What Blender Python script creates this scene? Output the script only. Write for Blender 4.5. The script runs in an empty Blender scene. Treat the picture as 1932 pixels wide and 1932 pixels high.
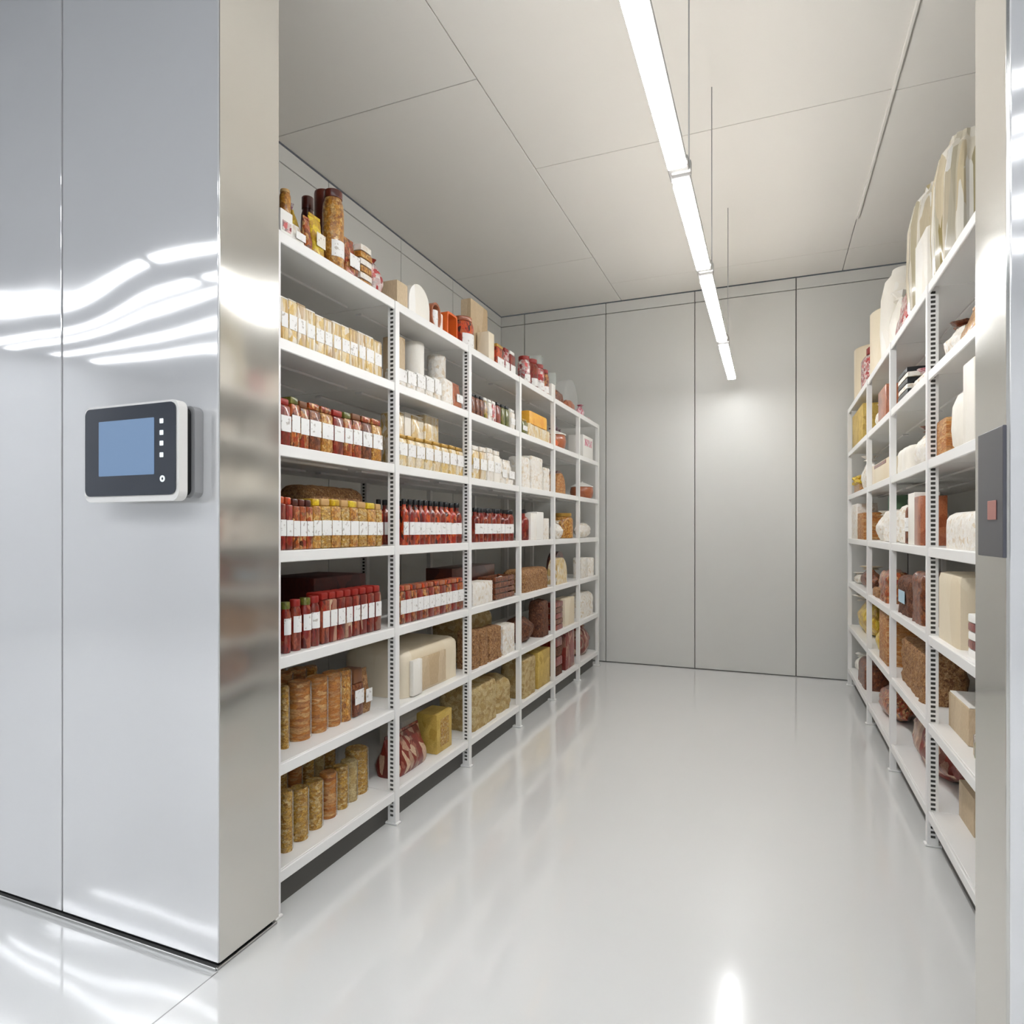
import bpy, bmesh, math, random
from mathutils import Vector, Matrix, noise

R = random.Random(7)
COL = bpy.context.scene.collection
scene = bpy.context.scene

# ------------------------------------------------------------------ camera frame
H = 1.5                       # eye height
A = math.radians(22.0)        # yaw to the left of the racks' direction (+Y)
SN, CS = math.sin(A), math.cos(A)
F = 1210.0                    # focal length in pixels of the 1932 frame

def y_on_x(px, X):
    k = (px - 966) / F
    return -X * (CS + k * SN) / (SN - k * CS)

def x_on_y(px, Y):
    k = (px - 966) / F
    return Y * (k * CS - SN) / (CS + k * SN)

def dist(X, Y):
    return -X * SN + Y * CS

def z_at(py, X, Y):
    return H + (1000 - py) * dist(X, Y) / F

# ------------------------------------------------------------------ node materials
def new_mat(name):
    m = bpy.data.materials.new(name); m.use_nodes = True
    nt = m.node_tree; b = nt.nodes['Principled BSDF']
    return m, nt, b

def lin(c):
    return tuple(((v / 255.0) / 12.92 if v / 255.0 <= .04045 else ((v / 255.0 + .055) / 1.055) ** 2.4) for v in c) + (1,)

def plain(name, rgb, rough=.5, metal=0.0, coat=0.0, spec=.5):
    m, nt, b = new_mat(name)
    b.inputs['Base Color'].default_value = lin(rgb)
    b.inputs['Roughness'].default_value = rough
    b.inputs['Metallic'].default_value = metal
    b.inputs['Coat Weight'].default_value = coat
    b.inputs['Specular IOR Level'].default_value = spec
    return m

def wavy(name, rgb, rough, metal, scale, strength, var=.03, stretch=(1, 1, 1), coat=0.0, distance=.02, spec=.5):
    """sheet metal / coating with a slight large-scale waviness and faint tonal variation"""
    m, nt, b = new_mat(name); N = nt.nodes; L = nt.links
    tc = N.new('ShaderNodeTexCoord'); mp = N.new('ShaderNodeMapping'); mp.inputs['Scale'].default_value = stretch
    L.new(tc.outputs['Object'], mp.inputs[0])
    n1 = N.new('ShaderNodeTexNoise'); n1.inputs['Scale'].default_value = scale; n1.inputs['Detail'].default_value = .0
    L.new(mp.outputs[0], n1.inputs[0])
    bp = N.new('ShaderNodeBump'); bp.inputs['Strength'].default_value = strength; bp.inputs['Distance'].default_value = distance
    L.new(n1.outputs[0], bp.inputs['Height']); L.new(bp.outputs[0], b.inputs['Normal'])
    n2 = N.new('ShaderNodeTexNoise'); n2.inputs['Scale'].default_value = 1.3; n2.inputs['Detail'].default_value = 4
    L.new(tc.outputs['Object'], n2.inputs[0])
    rp = N.new('ShaderNodeValToRGB')
    c = lin(rgb)
    rp.color_ramp.elements[0].color = tuple(v * (1 - var * 2) for v in c[:3]) + (1,)
    rp.color_ramp.elements[1].color = tuple(min(1, v * (1 + var)) for v in c[:3]) + (1,)
    L.new(n2.outputs[0], rp.inputs[0]); L.new(rp.outputs[0], b.inputs['Base Color'])
    b.inputs['Roughness'].default_value = rough
    b.inputs['Metallic'].default_value = metal
    b.inputs['Coat Weight'].default_value = coat
    b.inputs['Coat Roughness'].default_value = .05
    b.inputs['Specular IOR Level'].default_value = spec
    return m

def mottled(name, cols, scale=40, stretch=(1, 1, 1), rough=.35, fine=.45, bump=.25, coat=.0, fscale=160):
    """patchy food surface: irregular cells in several of its own colours plus fine grain"""
    m, nt, b = new_mat(name); N = nt.nodes; L = nt.links
    tc = N.new('ShaderNodeTexCoord'); oi = N.new('ShaderNodeObjectInfo')
    ml = N.new('ShaderNodeMath'); ml.operation = 'MULTIPLY'; ml.inputs[1].default_value = 37.0
    L.new(oi.outputs['Random'], ml.inputs[0])
    ad = N.new('ShaderNodeVectorMath'); ad.operation = 'ADD'
    L.new(tc.outputs['Object'], ad.inputs[0]); L.new(ml.outputs[0], ad.inputs[1])
    mp = N.new('ShaderNodeMapping'); mp.inputs['Scale'].default_value = stretch
    L.new(ad.outputs[0], mp.inputs[0])
    nw = N.new('ShaderNodeTexNoise'); nw.inputs['Scale'].default_value = scale * .8; nw.inputs['Detail'].default_value = 2
    L.new(mp.outputs[0], nw.inputs[0])
    wv = N.new('ShaderNodeVectorMath'); wv.operation = 'SCALE'; wv.inputs['Scale'].default_value = .9 / scale
    L.new(nw.outputs['Color'], wv.inputs[0])
    av = N.new('ShaderNodeVectorMath'); av.operation = 'ADD'
    L.new(mp.outputs[0], av.inputs[0]); L.new(wv.outputs[0], av.inputs[1])
    vo = N.new('ShaderNodeTexVoronoi'); vo.inputs['Scale'].default_value = scale
    L.new(av.outputs[0], vo.inputs['Vector'])
    sp = N.new('ShaderNodeSeparateColor'); L.new(vo.outputs['Color'], sp.inputs[0])
    rp = N.new('ShaderNodeValToRGB'); rp.color_ramp.interpolation = 'LINEAR'
    e = rp.color_ramp.elements
    n = len(cols)
    e[0].position = 0; e[0].color = lin(cols[0]); e[1].position = 1; e[1].color = lin(cols[-1])
    for i in range(1, n - 1):
        x = e.new(i / (n - 1)); x.color = lin(cols[i])
    L.new(sp.outputs[0], rp.inputs[0])
    nf = N.new('ShaderNodeTexNoise'); nf.inputs['Scale'].default_value = fscale; nf.inputs['Detail'].default_value = 3
    L.new(mp.outputs[0], nf.inputs[0])
    r2 = N.new('ShaderNodeValToRGB'); r2.color_ramp.elements[0].position = .35; r2.color_ramp.elements[1].position = .68
    v0 = 1 - fine
    r2.color_ramp.elements[0].color = (v0, 1 - fine * 1.15, 1 - fine * 1.25, 1); r2.color_ramp.elements[1].color = (1, 1, 1, 1)
    L.new(nf.outputs[0], r2.inputs[0])
    mx = N.new('ShaderNodeMix'); mx.data_type = 'RGBA'; mx.blend_type = 'MULTIPLY'; mx.inputs[0].default_value = 1
    L.new(rp.outputs[0], mx.inputs[6]); L.new(r2.outputs[0], mx.inputs[7])
    L.new(mx.outputs[2], b.inputs['Base Color'])
    bp = N.new('ShaderNodeBump'); bp.inputs['Strength'].default_value = bump; bp.inputs['Distance'].default_value = .004
    L.new(vo.outputs['Distance'], bp.inputs['Height']); L.new(bp.outputs[0], b.inputs['Normal'])
    b.inputs['Roughness'].default_value = rough
    b.inputs['Coat Weight'].default_value = coat
    b.inputs['Coat Roughness'].default_value = .08
    return m

def paper(name, rgb, ink=(196, 190, 182), amount=.6):
    """paper label with a few faint smudges of ink (illegible in the photo)"""
    m, nt, b = new_mat(name); N = nt.nodes; L = nt.links
    tc = N.new('ShaderNodeTexCoord'); oi = N.new('ShaderNodeObjectInfo')
    ml = N.new('ShaderNodeMath'); ml.operation = 'MULTIPLY'; ml.inputs[1].default_value = 51.0
    L.new(oi.outputs['Random'], ml.inputs[0])
    ad = N.new('ShaderNodeVectorMath'); ad.operation = 'ADD'
    L.new(tc.outputs['Object'], ad.inputs[0]); L.new(ml.outputs[0], ad.inputs[1])
    nf = N.new('ShaderNodeTexNoise'); nf.inputs['Scale'].default_value = 60; nf.inputs['Detail'].default_value = 3
    L.new(ad.outputs[0], nf.inputs[0])
    rp = N.new('ShaderNodeValToRGB'); e = rp.color_ramp.elements
    e[0].position = amount; e[0].color = lin(rgb); e[1].position = amount + .06; e[1].color = lin(ink)
    L.new(nf.outputs[0], rp.inputs[0]); L.new(rp.outputs[0], b.inputs['Base Color'])
    b.inputs['Roughness'].default_value = .6
    return m

def emit(name, rgb, strength):
    m, nt, b = new_mat(name)
    b.inputs['Base Color'].default_value = (.8, .8, .8, 1) if strength > 1 else (.02, .03, .04, 1)
    b.inputs['Emission Color'].default_value = lin(rgb)
    b.inputs['Emission Strength'].default_value = strength
    return m

def glassy(name, rgb=(235, 240, 240), alpha=.25, rough=.05):
    m, nt, b = new_mat(name)
    b.inputs['Base Color'].default_value = lin(rgb)
    b.inputs['Roughness'].default_value = rough
    b.inputs['Alpha'].default_value = alpha
    b.inputs['Specular IOR Level'].default_value = .8
    return m

M = dict(
    panel_outer=wavy('coated_panel_outer', (232, 232, 232), .055, .42, 1.5, .20, .01, (1, 1, 1.6), distance=.055),
    steel=wavy('polished_steel_jamb', (216, 214, 208), .12, .88, 2.2, .2, .01, (1, 1.5, 1), distance=.03),
    panel_back=wavy('brushed_panel_back', (220, 220, 216), .42, .08, 1.0, .06, .02),
    panel_side=wavy('brushed_panel_side', (220, 220, 216), .42, .05, 1.0, .05, .02),
    panel_ceiling=wavy('ceiling_panel_coating', (226, 223, 217), .5, .0, .9, .10, .015, distance=.04, spec=.35),
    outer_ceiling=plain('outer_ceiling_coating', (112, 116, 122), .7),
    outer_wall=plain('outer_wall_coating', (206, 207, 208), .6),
    floor=wavy('white_epoxy_floor', (228, 228, 226), .14, .0, 1.6, .03, .012, coat=1.0, spec=.6),
    seam=plain('seam_black', (22, 22, 22), .7),
    rack=wavy('white_powder_coat', (242, 241, 238), .35, .0, 6, .02, .01),
    shade_grey=plain('rack_shade_grey', (84, 82, 77), .5),  # dark grey that puts in shade behind post slots and under racks
    alu=plain('aluminium_track', (170, 170, 168), .3, .8),
    fixture=plain('fixture_grey', (196, 194, 190), .4),
    lamp=emit('lamp_diffuser', (253, 253, 253), 30.0),
    ceiling_fill=emit('ceiling_fill_glow', (255, 251, 245), 13.0),  # glow of the added uplight
    lamp_outer=emit('lamp_diffuser_outer', (247, 250, 255), 9.2),
    dev_white=plain('device_white', (232, 230, 226), .35),
    dev_dark=plain('device_dark_glass', (52, 57, 66), .12, coat=.6),
    dev_screen=emit('device_screen', (120, 150, 188), .55),
    dev_btn=emit('device_button', (230, 240, 245), .8),
    dev_black=plain('device_black', (18, 19, 20), .5),
    dev_grey=plain('device_grey', (150, 150, 150), .5),
    dark_plate=plain('dark_grey_plate', (98, 98, 104), .3, .5),
    red_sticker=plain('red_sticker', (170, 120, 112), .6),
    # goods
    white=plain('goods_white', (240, 238, 232), .45),
    cream=mottled('goods_cream', [(232, 218, 190), (238, 226, 202), (228, 212, 182)], 6, (1, 1, .3), .5, .02, .03),
    ivory=mottled('goods_ivory', [(246, 243, 235), (241, 235, 222), (249, 247, 242)], 8, (1, 1, .25), .5, .02, .03),
    beige=mottled('goods_beige', [(206, 184, 150), (216, 196, 164), (196, 170, 132)], 10, (1, 1, .3), .6, .12, .05),
    plaster=mottled('goods_mottled_white', [(243, 240, 232), (236, 230, 218), (246, 244, 239), (222, 206, 180)], 50, (1, 1, 1), .6, .10, .5),
    corn=mottled('goods_pale_yellow', [(226, 190, 110), (236, 214, 160), (246, 240, 224), (214, 176, 96)], 45, (1, 1, .5), .35, .2, .2, .3),
    strip=mottled('goods_pasta', [(212, 176, 104), (232, 208, 150), (246, 240, 224), (190, 146, 70)], 70, (1, 1, .15), .35, .25, .15, .4),
    spice=mottled('goods_spice', [(128, 56, 24), (206, 110, 40), (168, 44, 28), (228, 176, 110), (96, 46, 22), (190, 90, 30)], 75, (1, 1, .6), .3, .5, .3, .5),
    brown=mottled('goods_brown', [(110, 56, 30), (150, 82, 44), (92, 44, 26), (178, 116, 72)], 80, (1, 1, .7), .4, .5, .3, .3),
    red=mottled('goods_dark_red', [(130, 28, 18), (162, 40, 26), (96, 22, 18), (184, 92, 62), (120, 30, 20)], 60, (1, 1, .4), .28, .45, .25, .5),
    orange=mottled('goods_red_orange', [(214, 62, 22), (232, 92, 36), (50, 30, 26), (196, 48, 22), (226, 120, 60)], 70, (1, 1, .5), .28, .35, .25, .5),
    amber=mottled('goods_amber', [(196, 130, 52), (222, 162, 66), (160, 96, 40), (236, 196, 120), (206, 140, 40)], 80, (1, 1, .8), .35, .5, .35, .3),
    golden=mottled('goods_golden', [(206, 160, 64), (224, 184, 96), (176, 126, 46), (232, 208, 150), (186, 140, 40)], 70, (1, 1, 1.6), .5, .5, .6),
    toast=mottled('goods_toast', [(206, 140, 66), (190, 120, 54), (222, 178, 118), (168, 100, 48)], 45, (.6, .6, 2.2), .5, .4, .5),
    loaf=mottled('goods_loaf', [(176, 130, 82), (196, 152, 100), (140, 94, 58), (210, 172, 124)], 85, (1, 1, 1), .7, .55, .7),
    darkloaf=mottled('goods_dark_loaf', [(104, 62, 40), (130, 80, 52), (78, 44, 30), (150, 102, 72)], 80, (1, 1, 1), .7, .5, .7),
    sand=mottled('goods_sand', [(206, 184, 128), (222, 204, 154), (188, 160, 104), (198, 172, 110)], 28, (1, 1, 1.5), .7, .4, .5),
    choc=mottled('goods_chocolate', [(86, 36, 28), (110, 50, 34), (66, 28, 24)], 14, (1, 1, 1), .3, .2, .1, .3),
    redbag=mottled('goods_red_bag', [(128, 40, 28), (150, 52, 36), (220, 190, 160), (110, 32, 26), (138, 46, 30)], 26, (1, 1, .3), .35, .3, .3, .2),
    yellow=mottled('goods_yellow', [(232, 196, 30), (240, 212, 60), (210, 168, 26), (196, 150, 50)], 30, (1, 1, 1), .35, .25, .4, .3),
    gold=mottled('goods_gold_box', [(206, 174, 84), (220, 190, 100), (190, 156, 66)], 20, (1, 1, 1), .45, .2, .1),
    multi=mottled('goods_multicolour', [(198, 40, 30), (236, 232, 224), (96, 60, 40), (120, 130, 40), (230, 180, 60), (60, 70, 100)], 55, (1, 1, .5), .3, .3, .3, .5),
    redwhite=mottled('goods_red_white', [(176, 30, 34), (238, 232, 226), (150, 24, 32), (214, 60, 60), (245, 240, 236), (120, 20, 28)], 45, (1, 1, 1), .3, .2, .3, .5),
    olive=mottled('goods_olive', [(120, 124, 44), (92, 100, 36), (150, 146, 70)], 60, (1, 1, .5), .3, .4, .3, .5),
    pink=mottled('goods_pink', [(216, 60, 110), (240, 190, 200), (236, 230, 230), (196, 30, 84)], 50, (1, 1, 1), .4, .2, .3),
    purple=mottled('goods_purple', [(90, 34, 66), (120, 44, 84), (220, 210, 216), (70, 26, 48)], 60, (1, 1, 1), .4, .3, .3),
    ribglass=mottled('ribbed_glass_goods', [(150, 134, 84), (226, 220, 204), (242, 240, 234), (196, 176, 130), (238, 236, 228)], 30, (1, 1, .04), .2, .05, .1, .6),
    copper=mottled('goods_copper', [(176, 98, 62), (196, 120, 80), (158, 82, 50)], 20, (1, 1, 1), .3, .25, .1, .4),
    carrot=plain('goods_orange', (226, 104, 36), .4),
    cheese=mottled('goods_orange_cheese', [(242, 176, 44), (246, 190, 70), (236, 160, 36)], 20, (1, 1, 1), .4, .1, .05),
    wood=mottled('goods_wood', [(176, 142, 96), (194, 162, 118), (156, 120, 78)], 14, (4, .5, 4), .6, .35, .3),
    darkbox=mottled('goods_dark_red_box', [(74, 26, 20), (92, 34, 24), (62, 22, 18)], 8, (1, 1, .3), .5, .3, .1),
    green=plain('goods_green', (56, 84, 60), .4),
    blue=plain('goods_light_blue', (176, 206, 222), .5),
    cap=plain('goods_black_cap', (30, 32, 34), .35),
    lidwhite=plain('goods_lid_white', (236, 234, 228), .4),
    lidbrown=plain('goods_lid_brown', (120, 76, 46), .45),
    lidtan=plain('goods_lid_tan', (196, 156, 100), .5),
    lidred=plain('goods_lid_red', (150, 34, 24), .4),
    lidgold=plain('goods_lid_gold', (190, 150, 70), .35, .4),
    paper=paper('label_paper', (240, 239, 236)),
    paper2=paper('label_paper_cream', (232, 226, 212), (190, 168, 146)),
    yellowpaper=paper('label_paper_yellow', (232, 196, 40), (150, 100, 30)),
    string=plain('string', (196, 168, 120), .8),
    glass=glassy('clear_plastic', alpha=.22),
    glass2=glassy('clear_glass', (225, 232, 228), .35),
)

# ------------------------------------------------------------------ mesh helpers
def finish(name, bm, mats, parent=None, smooth=False, loc=None, rz=0):
    me = bpy.data.meshes.new(name)
    bmesh.ops.recalc_face_normals(bm, faces=bm.faces[:])
    bm.to_mesh(me); bm.free()
    if not isinstance(mats, (list, tuple)): mats = [mats]
    for m in mats: me.materials.append(m)
    if smooth:
        for p in me.polygons: p.use_smooth = True
        try: me.set_sharp_from_angle(angle=math.radians(42))
        except Exception: pass
    o = bpy.data.objects.new(name, me); COL.objects.link(o)
    if parent: o.parent = parent
    if loc: o.location = loc
    o.rotation_euler.z = rz
    return o

def struct(o):
    o['kind'] = 'structure'; return o

def tag(o, label, cat, group=None):
    o['label'] = label; o['category'] = cat
    if group: o['group'] = group
    return o

def empty(name, loc=(0, 0, 0), rz=0):
    o = bpy.data.objects.new(name, None); COL.objects.link(o)
    o.location = loc; o.rotation_euler.z = rz; o.empty_display_size = .05
    return o

def add_box(bm, x0, x1, y0, y1, z0, z1, bev=0, mi=0, seg=1):
    b2 = bmesh.new()
    bmesh.ops.create_cube(b2, size=1)
    for v in b2.verts:
        v.co.x = x0 + (v.co.x + .5) * (x1 - x0); v.co.y = y0 + (v.co.y + .5) * (y1 - y0); v.co.z = z0 + (v.co.z + .5) * (z1 - z0)
    if bev:
        bmesh.ops.bevel(b2, geom=b2.edges[:], offset=bev, segments=seg, affect='EDGES', profile=.5)
    for f in b2.faces: f.material_index = mi
    merge(bm, b2)

def merge(bm, b2):
    tmp = bpy.data.meshes.new('t'); b2.to_mesh(tmp); b2.free(); bm.from_mesh(tmp); bpy.data.meshes.remove(tmp)

def lathe_bm(prof, seg=24, flute=0, flute_n=12, cx=0, cy=0):
    """prof = [(r,z)...] bottom to top, capped"""
    bm = bmesh.new(); rings = []
    for r, z in prof:
        ring = []
        for i in range(seg):
            a = 2 * math.pi * i / seg
            rr = r * (1 + flute * math.cos(flute_n * a)) if flute else r
            ring.append(bm.verts.new((cx + rr * math.cos(a), cy + rr * math.sin(a), z)))
        rings.append(ring)
    for a, b in zip(rings, rings[1:]):
        for i in range(seg):
            bm.faces.new((a[i], a[(i + 1) % seg], b[(i + 1) % seg], b[i]))
    bm.faces.new(rings[0][::-1]); bm.faces.new(rings[-1])
    return bm

def rbox_bm(w, d, h, bev, seg=2, z0=0):
    bm = bmesh.new(); bev = min(bev, w * .45, d * .45, h * .45)
    add_box(bm, -w / 2, w / 2, -d / 2, d / 2, z0, z0 + h, bev, 0, seg)
    return bm

def rough_up(bm, amp, scale, keep_base=True, seed=0, lo=None):
    for v in bm.verts:
        p = v.co * scale + Vector((seed, seed * 1.7, seed * .3))
        n = noise.noise_vector(p)
        dz = 0 if (keep_base and v.co.z < .004) else n.z * amp
        v.co.x += n.x * amp; v.co.y += n.y * amp; v.co.z = max(0, v.co.z + dz)
    return bm

def dense_box_bm(w, d, h, bev=.02, cut=.02):
    """box with rounded edges and enough vertices to be made uneven"""
    bm = bmesh.new()
    nx, ny, nz = [max(3, min(14, int(s / cut))) for s in (w, d, h)]
    idx = {}
    def vert(i, j, k):
        key = (i, j, k)
        if key not in idx:
            p = Vector(((i / nx - .5) * w, (j / ny - .5) * d, (k / nz) * h))
            c = Vector((max(-w / 2 + bev, min(w / 2 - bev, p.x)), max(-d / 2 + bev, min(d / 2 - bev, p.y)), min(h - bev, p.z)))
            dv = p - c
            if dv.length > bev: p = c + dv.normalized() * bev
            idx[key] = bm.verts.new(p)
        return idx[key]
    for i in range(nx):
        for j in range(ny):
            bm.faces.new((vert(i, j, 0), vert(i, j + 1, 0), vert(i + 1, j + 1, 0), vert(i + 1, j, 0)))
            bm.faces.new((vert(i, j, nz), vert(i + 1, j, nz), vert(i + 1, j + 1, nz), vert(i, j + 1, nz)))
    for i in range(nx):
        for k in range(nz):
            bm.faces.new((vert(i, 0, k), vert(i + 1, 0, k), vert(i + 1, 0, k + 1), vert(i, 0, k + 1)))
            bm.faces.new((vert(i, ny, k), vert(i, ny, k + 1), vert(i + 1, ny, k + 1), vert(i + 1, ny, k)))
    for j in range(ny):
        for k in range(nz):
            bm.faces.new((vert(0, j, k), vert(0, j, k + 1), vert(0, j + 1, k + 1), vert(0, j + 1, k)))
            bm.faces.new((vert(nx, j, k), vert(nx, j + 1, k), vert(nx, j + 1, k + 1), vert(nx, j, k + 1)))
    return bm

# ------------------------------------------------------------------ the setting
CEIL = 4.09
YB = 7.17                 # back wall
XL, XR = -3.04, 2.15      # side walls of the cold room
YF, YF2 = 1.645, 1.932    # front wall faces
OL, OR = -1.74, .478      # opening
YFR = 1.70               # outer face right of the opening
GAP = .008

def panel_wall(name, axis, pos, thick, u_splits, v_splits, mat, gap=GAP, parent=None):
    """axis 'x': plane at x=pos, u=y, v=z; 'y': plane y=pos, u=x, v=z; 'z': plane z=pos, u=x, v=y.
       one mesh: the panels with real gaps between them over a dark backing; thick is signed, away from the viewer"""
    bm = bmesh.new()
    def bx(u0, u1, v0, v1, w0, w1, bev, mi):
        w0, w1 = min(w0, w1), max(w0, w1)
        if axis == 'x': add_box(bm, w0, w1, u0, u1, v0, v1, bev, mi)
        elif axis == 'y': add_box(bm, u0, u1, w0, w1, v0, v1, bev, mi)
        else: add_box(bm, u0, u1, v0, v1, w0, w1, bev, mi)
    for a, b in zip(u_splits, u_splits[1:]):
        for c, d in zip(v_splits, v_splits[1:]):
            bx(a + gap / 2, b - gap / 2, c + gap / 2, d - gap / 2, pos, pos + thick * .35, .0015, 0)
    bx(u_splits[0], u_splits[-1], v_splits[0], v_splits[-1], pos + thick * .3, pos + thick, 0, 1)
    return struct(finish(name, bm, [mat, M['seam']], parent))

# floor: one continuous coated slab
bm = bmesh.new(); add_box(bm, -10.2, 5.2, -5.2, 7.4, -.12, 0)
struct(finish('floor', bm, M['floor']))
# fine joint in the floor that runs out from the opening's left corner
bm = bmesh.new(); add_box(bm, OL - .004, OL + .0, -5, YF, .0, .0006)
struct(finish('trim_1', bm, M['alu']))

panel_wall('wall_back', 'y', YB, .1, [XL - .1, -2.735, -1.745, -.765, .237, 1.225, XR + .1], [0.004, CEIL - .13, CEIL - .008], M['panel_back'])
panel_wall('wall_left', 'x', XL, -.1, [YF2, 2.9, 3.9, 4.9, 5.9, YB], [0.004, CEIL - .13, CEIL - .008], M['panel_side'])
panel_wall('wall_right', 'x', XR, .1, [YF2, 2.9, 3.9, 4.9, 5.9, YB], [0.004, CEIL - .13, CEIL - .008], M['panel_side'])
# ceiling in rows whose cross seams are staggered as in the photo
def ceiling():
    bm = bmesh.new()
    cols = [(XL, -1.567, [YF2, 3.34, 5.94, YB]), (-1.567, .66, [YF2, 4.33, 6.64, YB]), (.66, XR, [YF2, 3.1, 4.35, 6.64, YB])]
    for x0, x1, ys in cols:
        for a, b in zip(ys, ys[1:]):
            add_box(bm, x0 + .003, x1 - .003, a + .003, b - .003, CEIL, CEIL + .04, .001, 0)
    add_box(bm, XL, XR, YF2, YB, CEIL + .035, CEIL + .1, 0, 1)
    struct(finish('ceiling', bm, [M['panel_ceiling'], M['seam']]))
ceiling()
bm = bmesh.new(); add_box(bm, .655, .675, YF2 + .01, 6.0, CEIL - .018, CEIL, .004)
struct(finish('trim_2', bm, M['panel_ceiling']))

# front wall left and right of the opening, clad with glossy panels outside
def front_wall(name, x0, x1, splits, YF=YF):
    bm = bmesh.new()
    for a, b in zip(splits, splits[1:]):
        add_box(bm, a + .0045, b - (.0045 if abs(b - OL) > .01 else .001), YF, YF + .05, .028, CEIL, .0025, 0, 2)
    add_box(bm, x0, x1, YF + .045, YF2, .028, CEIL, 0, 1)
    add_box(bm, x0 + .02, x1 - .012 if x1 < 0 else x1 - .02, YF + .018, YF2 - .012, 0.0, .03, 0, 1)
    return struct(finish(name, bm, [M['panel_outer'], M['seam']]))
sl = [OL - .799 - .8 * i for i in range(11)][::-1]
front_wall('wall_front_left', sl[0], OL - .006, sl + [OL])
front_wall('wall_front_right', OR + .006, 5.1, [OR, 1.27, 2.07, 2.87, 3.67, 4.47, 5.1], YFR)
bm = bmesh.new(); add_box(bm, OL, OR, YFR, YF2, 3.8, CEIL, .002)
struct(finish('wall_front_header', bm, M['panel_outer']))
# steel cladding of the two reveals, with a folded bright corner
bm = bmesh.new(); add_box(bm, OL - .006, OL + .002, YF + .004, YF2, .028, 3.8, .0015, 0, 2)
struct(finish('trim_3', bm, M['steel']))
bm = bmesh.new(); add_box(bm, OR - .002, OR + .006, YFR + .004, YF2, .028, 3.8, .0015, 0, 2)
struct(finish('trim_4', bm, M['steel']))
# aluminium track at the foot of the front wall
bm = bmesh.new(); add_box(bm, -10, OL - .01, YF - .004, YF + .014, 0, .011, .002); add_box(bm, OL - .014, OL - .004, YF, YF2, 0, .010, .002)
struct(finish('trim_5', bm, M['alu']))
bm = bmesh.new(); add_box(bm, OR + .01, 5.1, YFR - .004, YFR + .014, 0, .011, .002)
struct(finish('trim_6', bm, M['alu']))

# the room in front of the cold store (seen only as reflections)
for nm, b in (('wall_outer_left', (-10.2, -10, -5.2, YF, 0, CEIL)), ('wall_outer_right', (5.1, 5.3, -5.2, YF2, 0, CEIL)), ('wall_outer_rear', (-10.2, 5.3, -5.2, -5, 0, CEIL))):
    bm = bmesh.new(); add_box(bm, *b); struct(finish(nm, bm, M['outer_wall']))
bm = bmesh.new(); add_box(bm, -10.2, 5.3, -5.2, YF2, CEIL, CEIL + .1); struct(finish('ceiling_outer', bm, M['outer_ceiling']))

# ------------------------------------------------------------------ lamps
def pendant(x, y0, y1, z, label, w=.064, group=None, name='linear_light'):
    """suspended linear luminaire running along Y"""
    t = empty(name, (x, (y0 + y1) / 2, z)); L = (y1 - y0) / 2
    tag(t, label, 'light', group)
    bm = bmesh.new(); add_box(bm, -w / 2 - .006, w / 2 + .006, -L, L, .020, .050, .003)
    finish('housing', bm, M['fixture'], t)
    bm = bmesh.new(); add_box(bm, -w / 2 - .003, w / 2 + .003, -L + .003, L - .003, -.006, .0195, .002)
    finish('diffuser', bm, M['lamp'], t)
    bm = bmesh.new(); add_box(bm, -w / 2, w / 2, -L + .006, L - .006, .0505, .055, .001)
    finish('added_uplight', bm, M['ceiling_fill'], t)  # unseen upward glow, added to brighten the ceiling above the strips
    return t

LX, LZ = -.362, 3.0
ends = [(.9, 2.72), (2.86, 3.83), (4.0, 5.335), (5.53, 6.72)]
lbl = ['white suspended strip light nearest the opening, cut by the top of the frame',
       'short white strip light second along the aisle, between the two grey couplers',
       'white strip light third along the aisle, just before the back wall',
       'shortest looking white strip light, farthest in, over the back wall']
for (a, b), l in zip(ends, lbl):
    pendant(LX, a, b, LZ, l, group='strip lights over the aisle')
gl = ['grey coupler with thin hanger rod between the first and second strip lights',
      'grey coupler with hanger rod between the second and third strip lights',
      'grey coupler with hanger rod between the third and farthest strip lights']
for (a, b), l in zip(zip([e[1] for e in ends], [e[0] for e in ends[1:]]), gl):
    c = empty('light_coupler', (LX, (a + b) / 2, LZ)); tag(c, l, 'light coupler', 'couplers between the strip lights')
    L = (b - a) / 2 - .002
    bm = bmesh.new(); add_box(bm, -.043, .043, -L, L, .012, .052, .004); add_box(bm, -.030, .05, -L * .25, L * .25, .004, .056, .003)
    finish('bracket', bm, M['fixture'], c)
    bm = lathe_bm([(.003, .05), (.003, CEIL - LZ)], 8, cx=.04); finish('hanger_rod', bm, M['dev_grey'], c)

def outer_strip(y, x0, x1, label):
    t = empty('ceiling_light', ((x0 + x1) / 2, y, CEIL)); L = (x1 - x0) / 2
    tag(t, label, 'light', 'ceiling strip lights of the front room')
    bm = bmesh.new(); add_box(bm, -L, L, -.07, .07, -.05, 0, .003); finish('housing', bm, M['fixture'], t)
    bm = bmesh.new(); add_box(bm, -L + .01, L - .01, -.062, .062, -.058, -.0505, .001); finish('diffuser', bm, M['lamp_outer'], t)
OUT = [(-1.1, 'nearest the cold store'), (-1.75, 'second from the cold store'), (-2.12, 'third from the cold store'), (-2.85, 'fourth from the cold store'), (-3.5, 'farthest from the cold store')]
for y, d in OUT:
    for x0, x1, s in ((-9.6, -5.6, 'left'), (-5.45, -1.3, 'middle'), (-1.15, 4.5, 'right')):
        outer_strip(y, x0, x1, 'front room ceiling strip light, %s row, %s piece, reflected in the wall' % (d.split(' from')[0].replace(' the cold store', ''), s))

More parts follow.
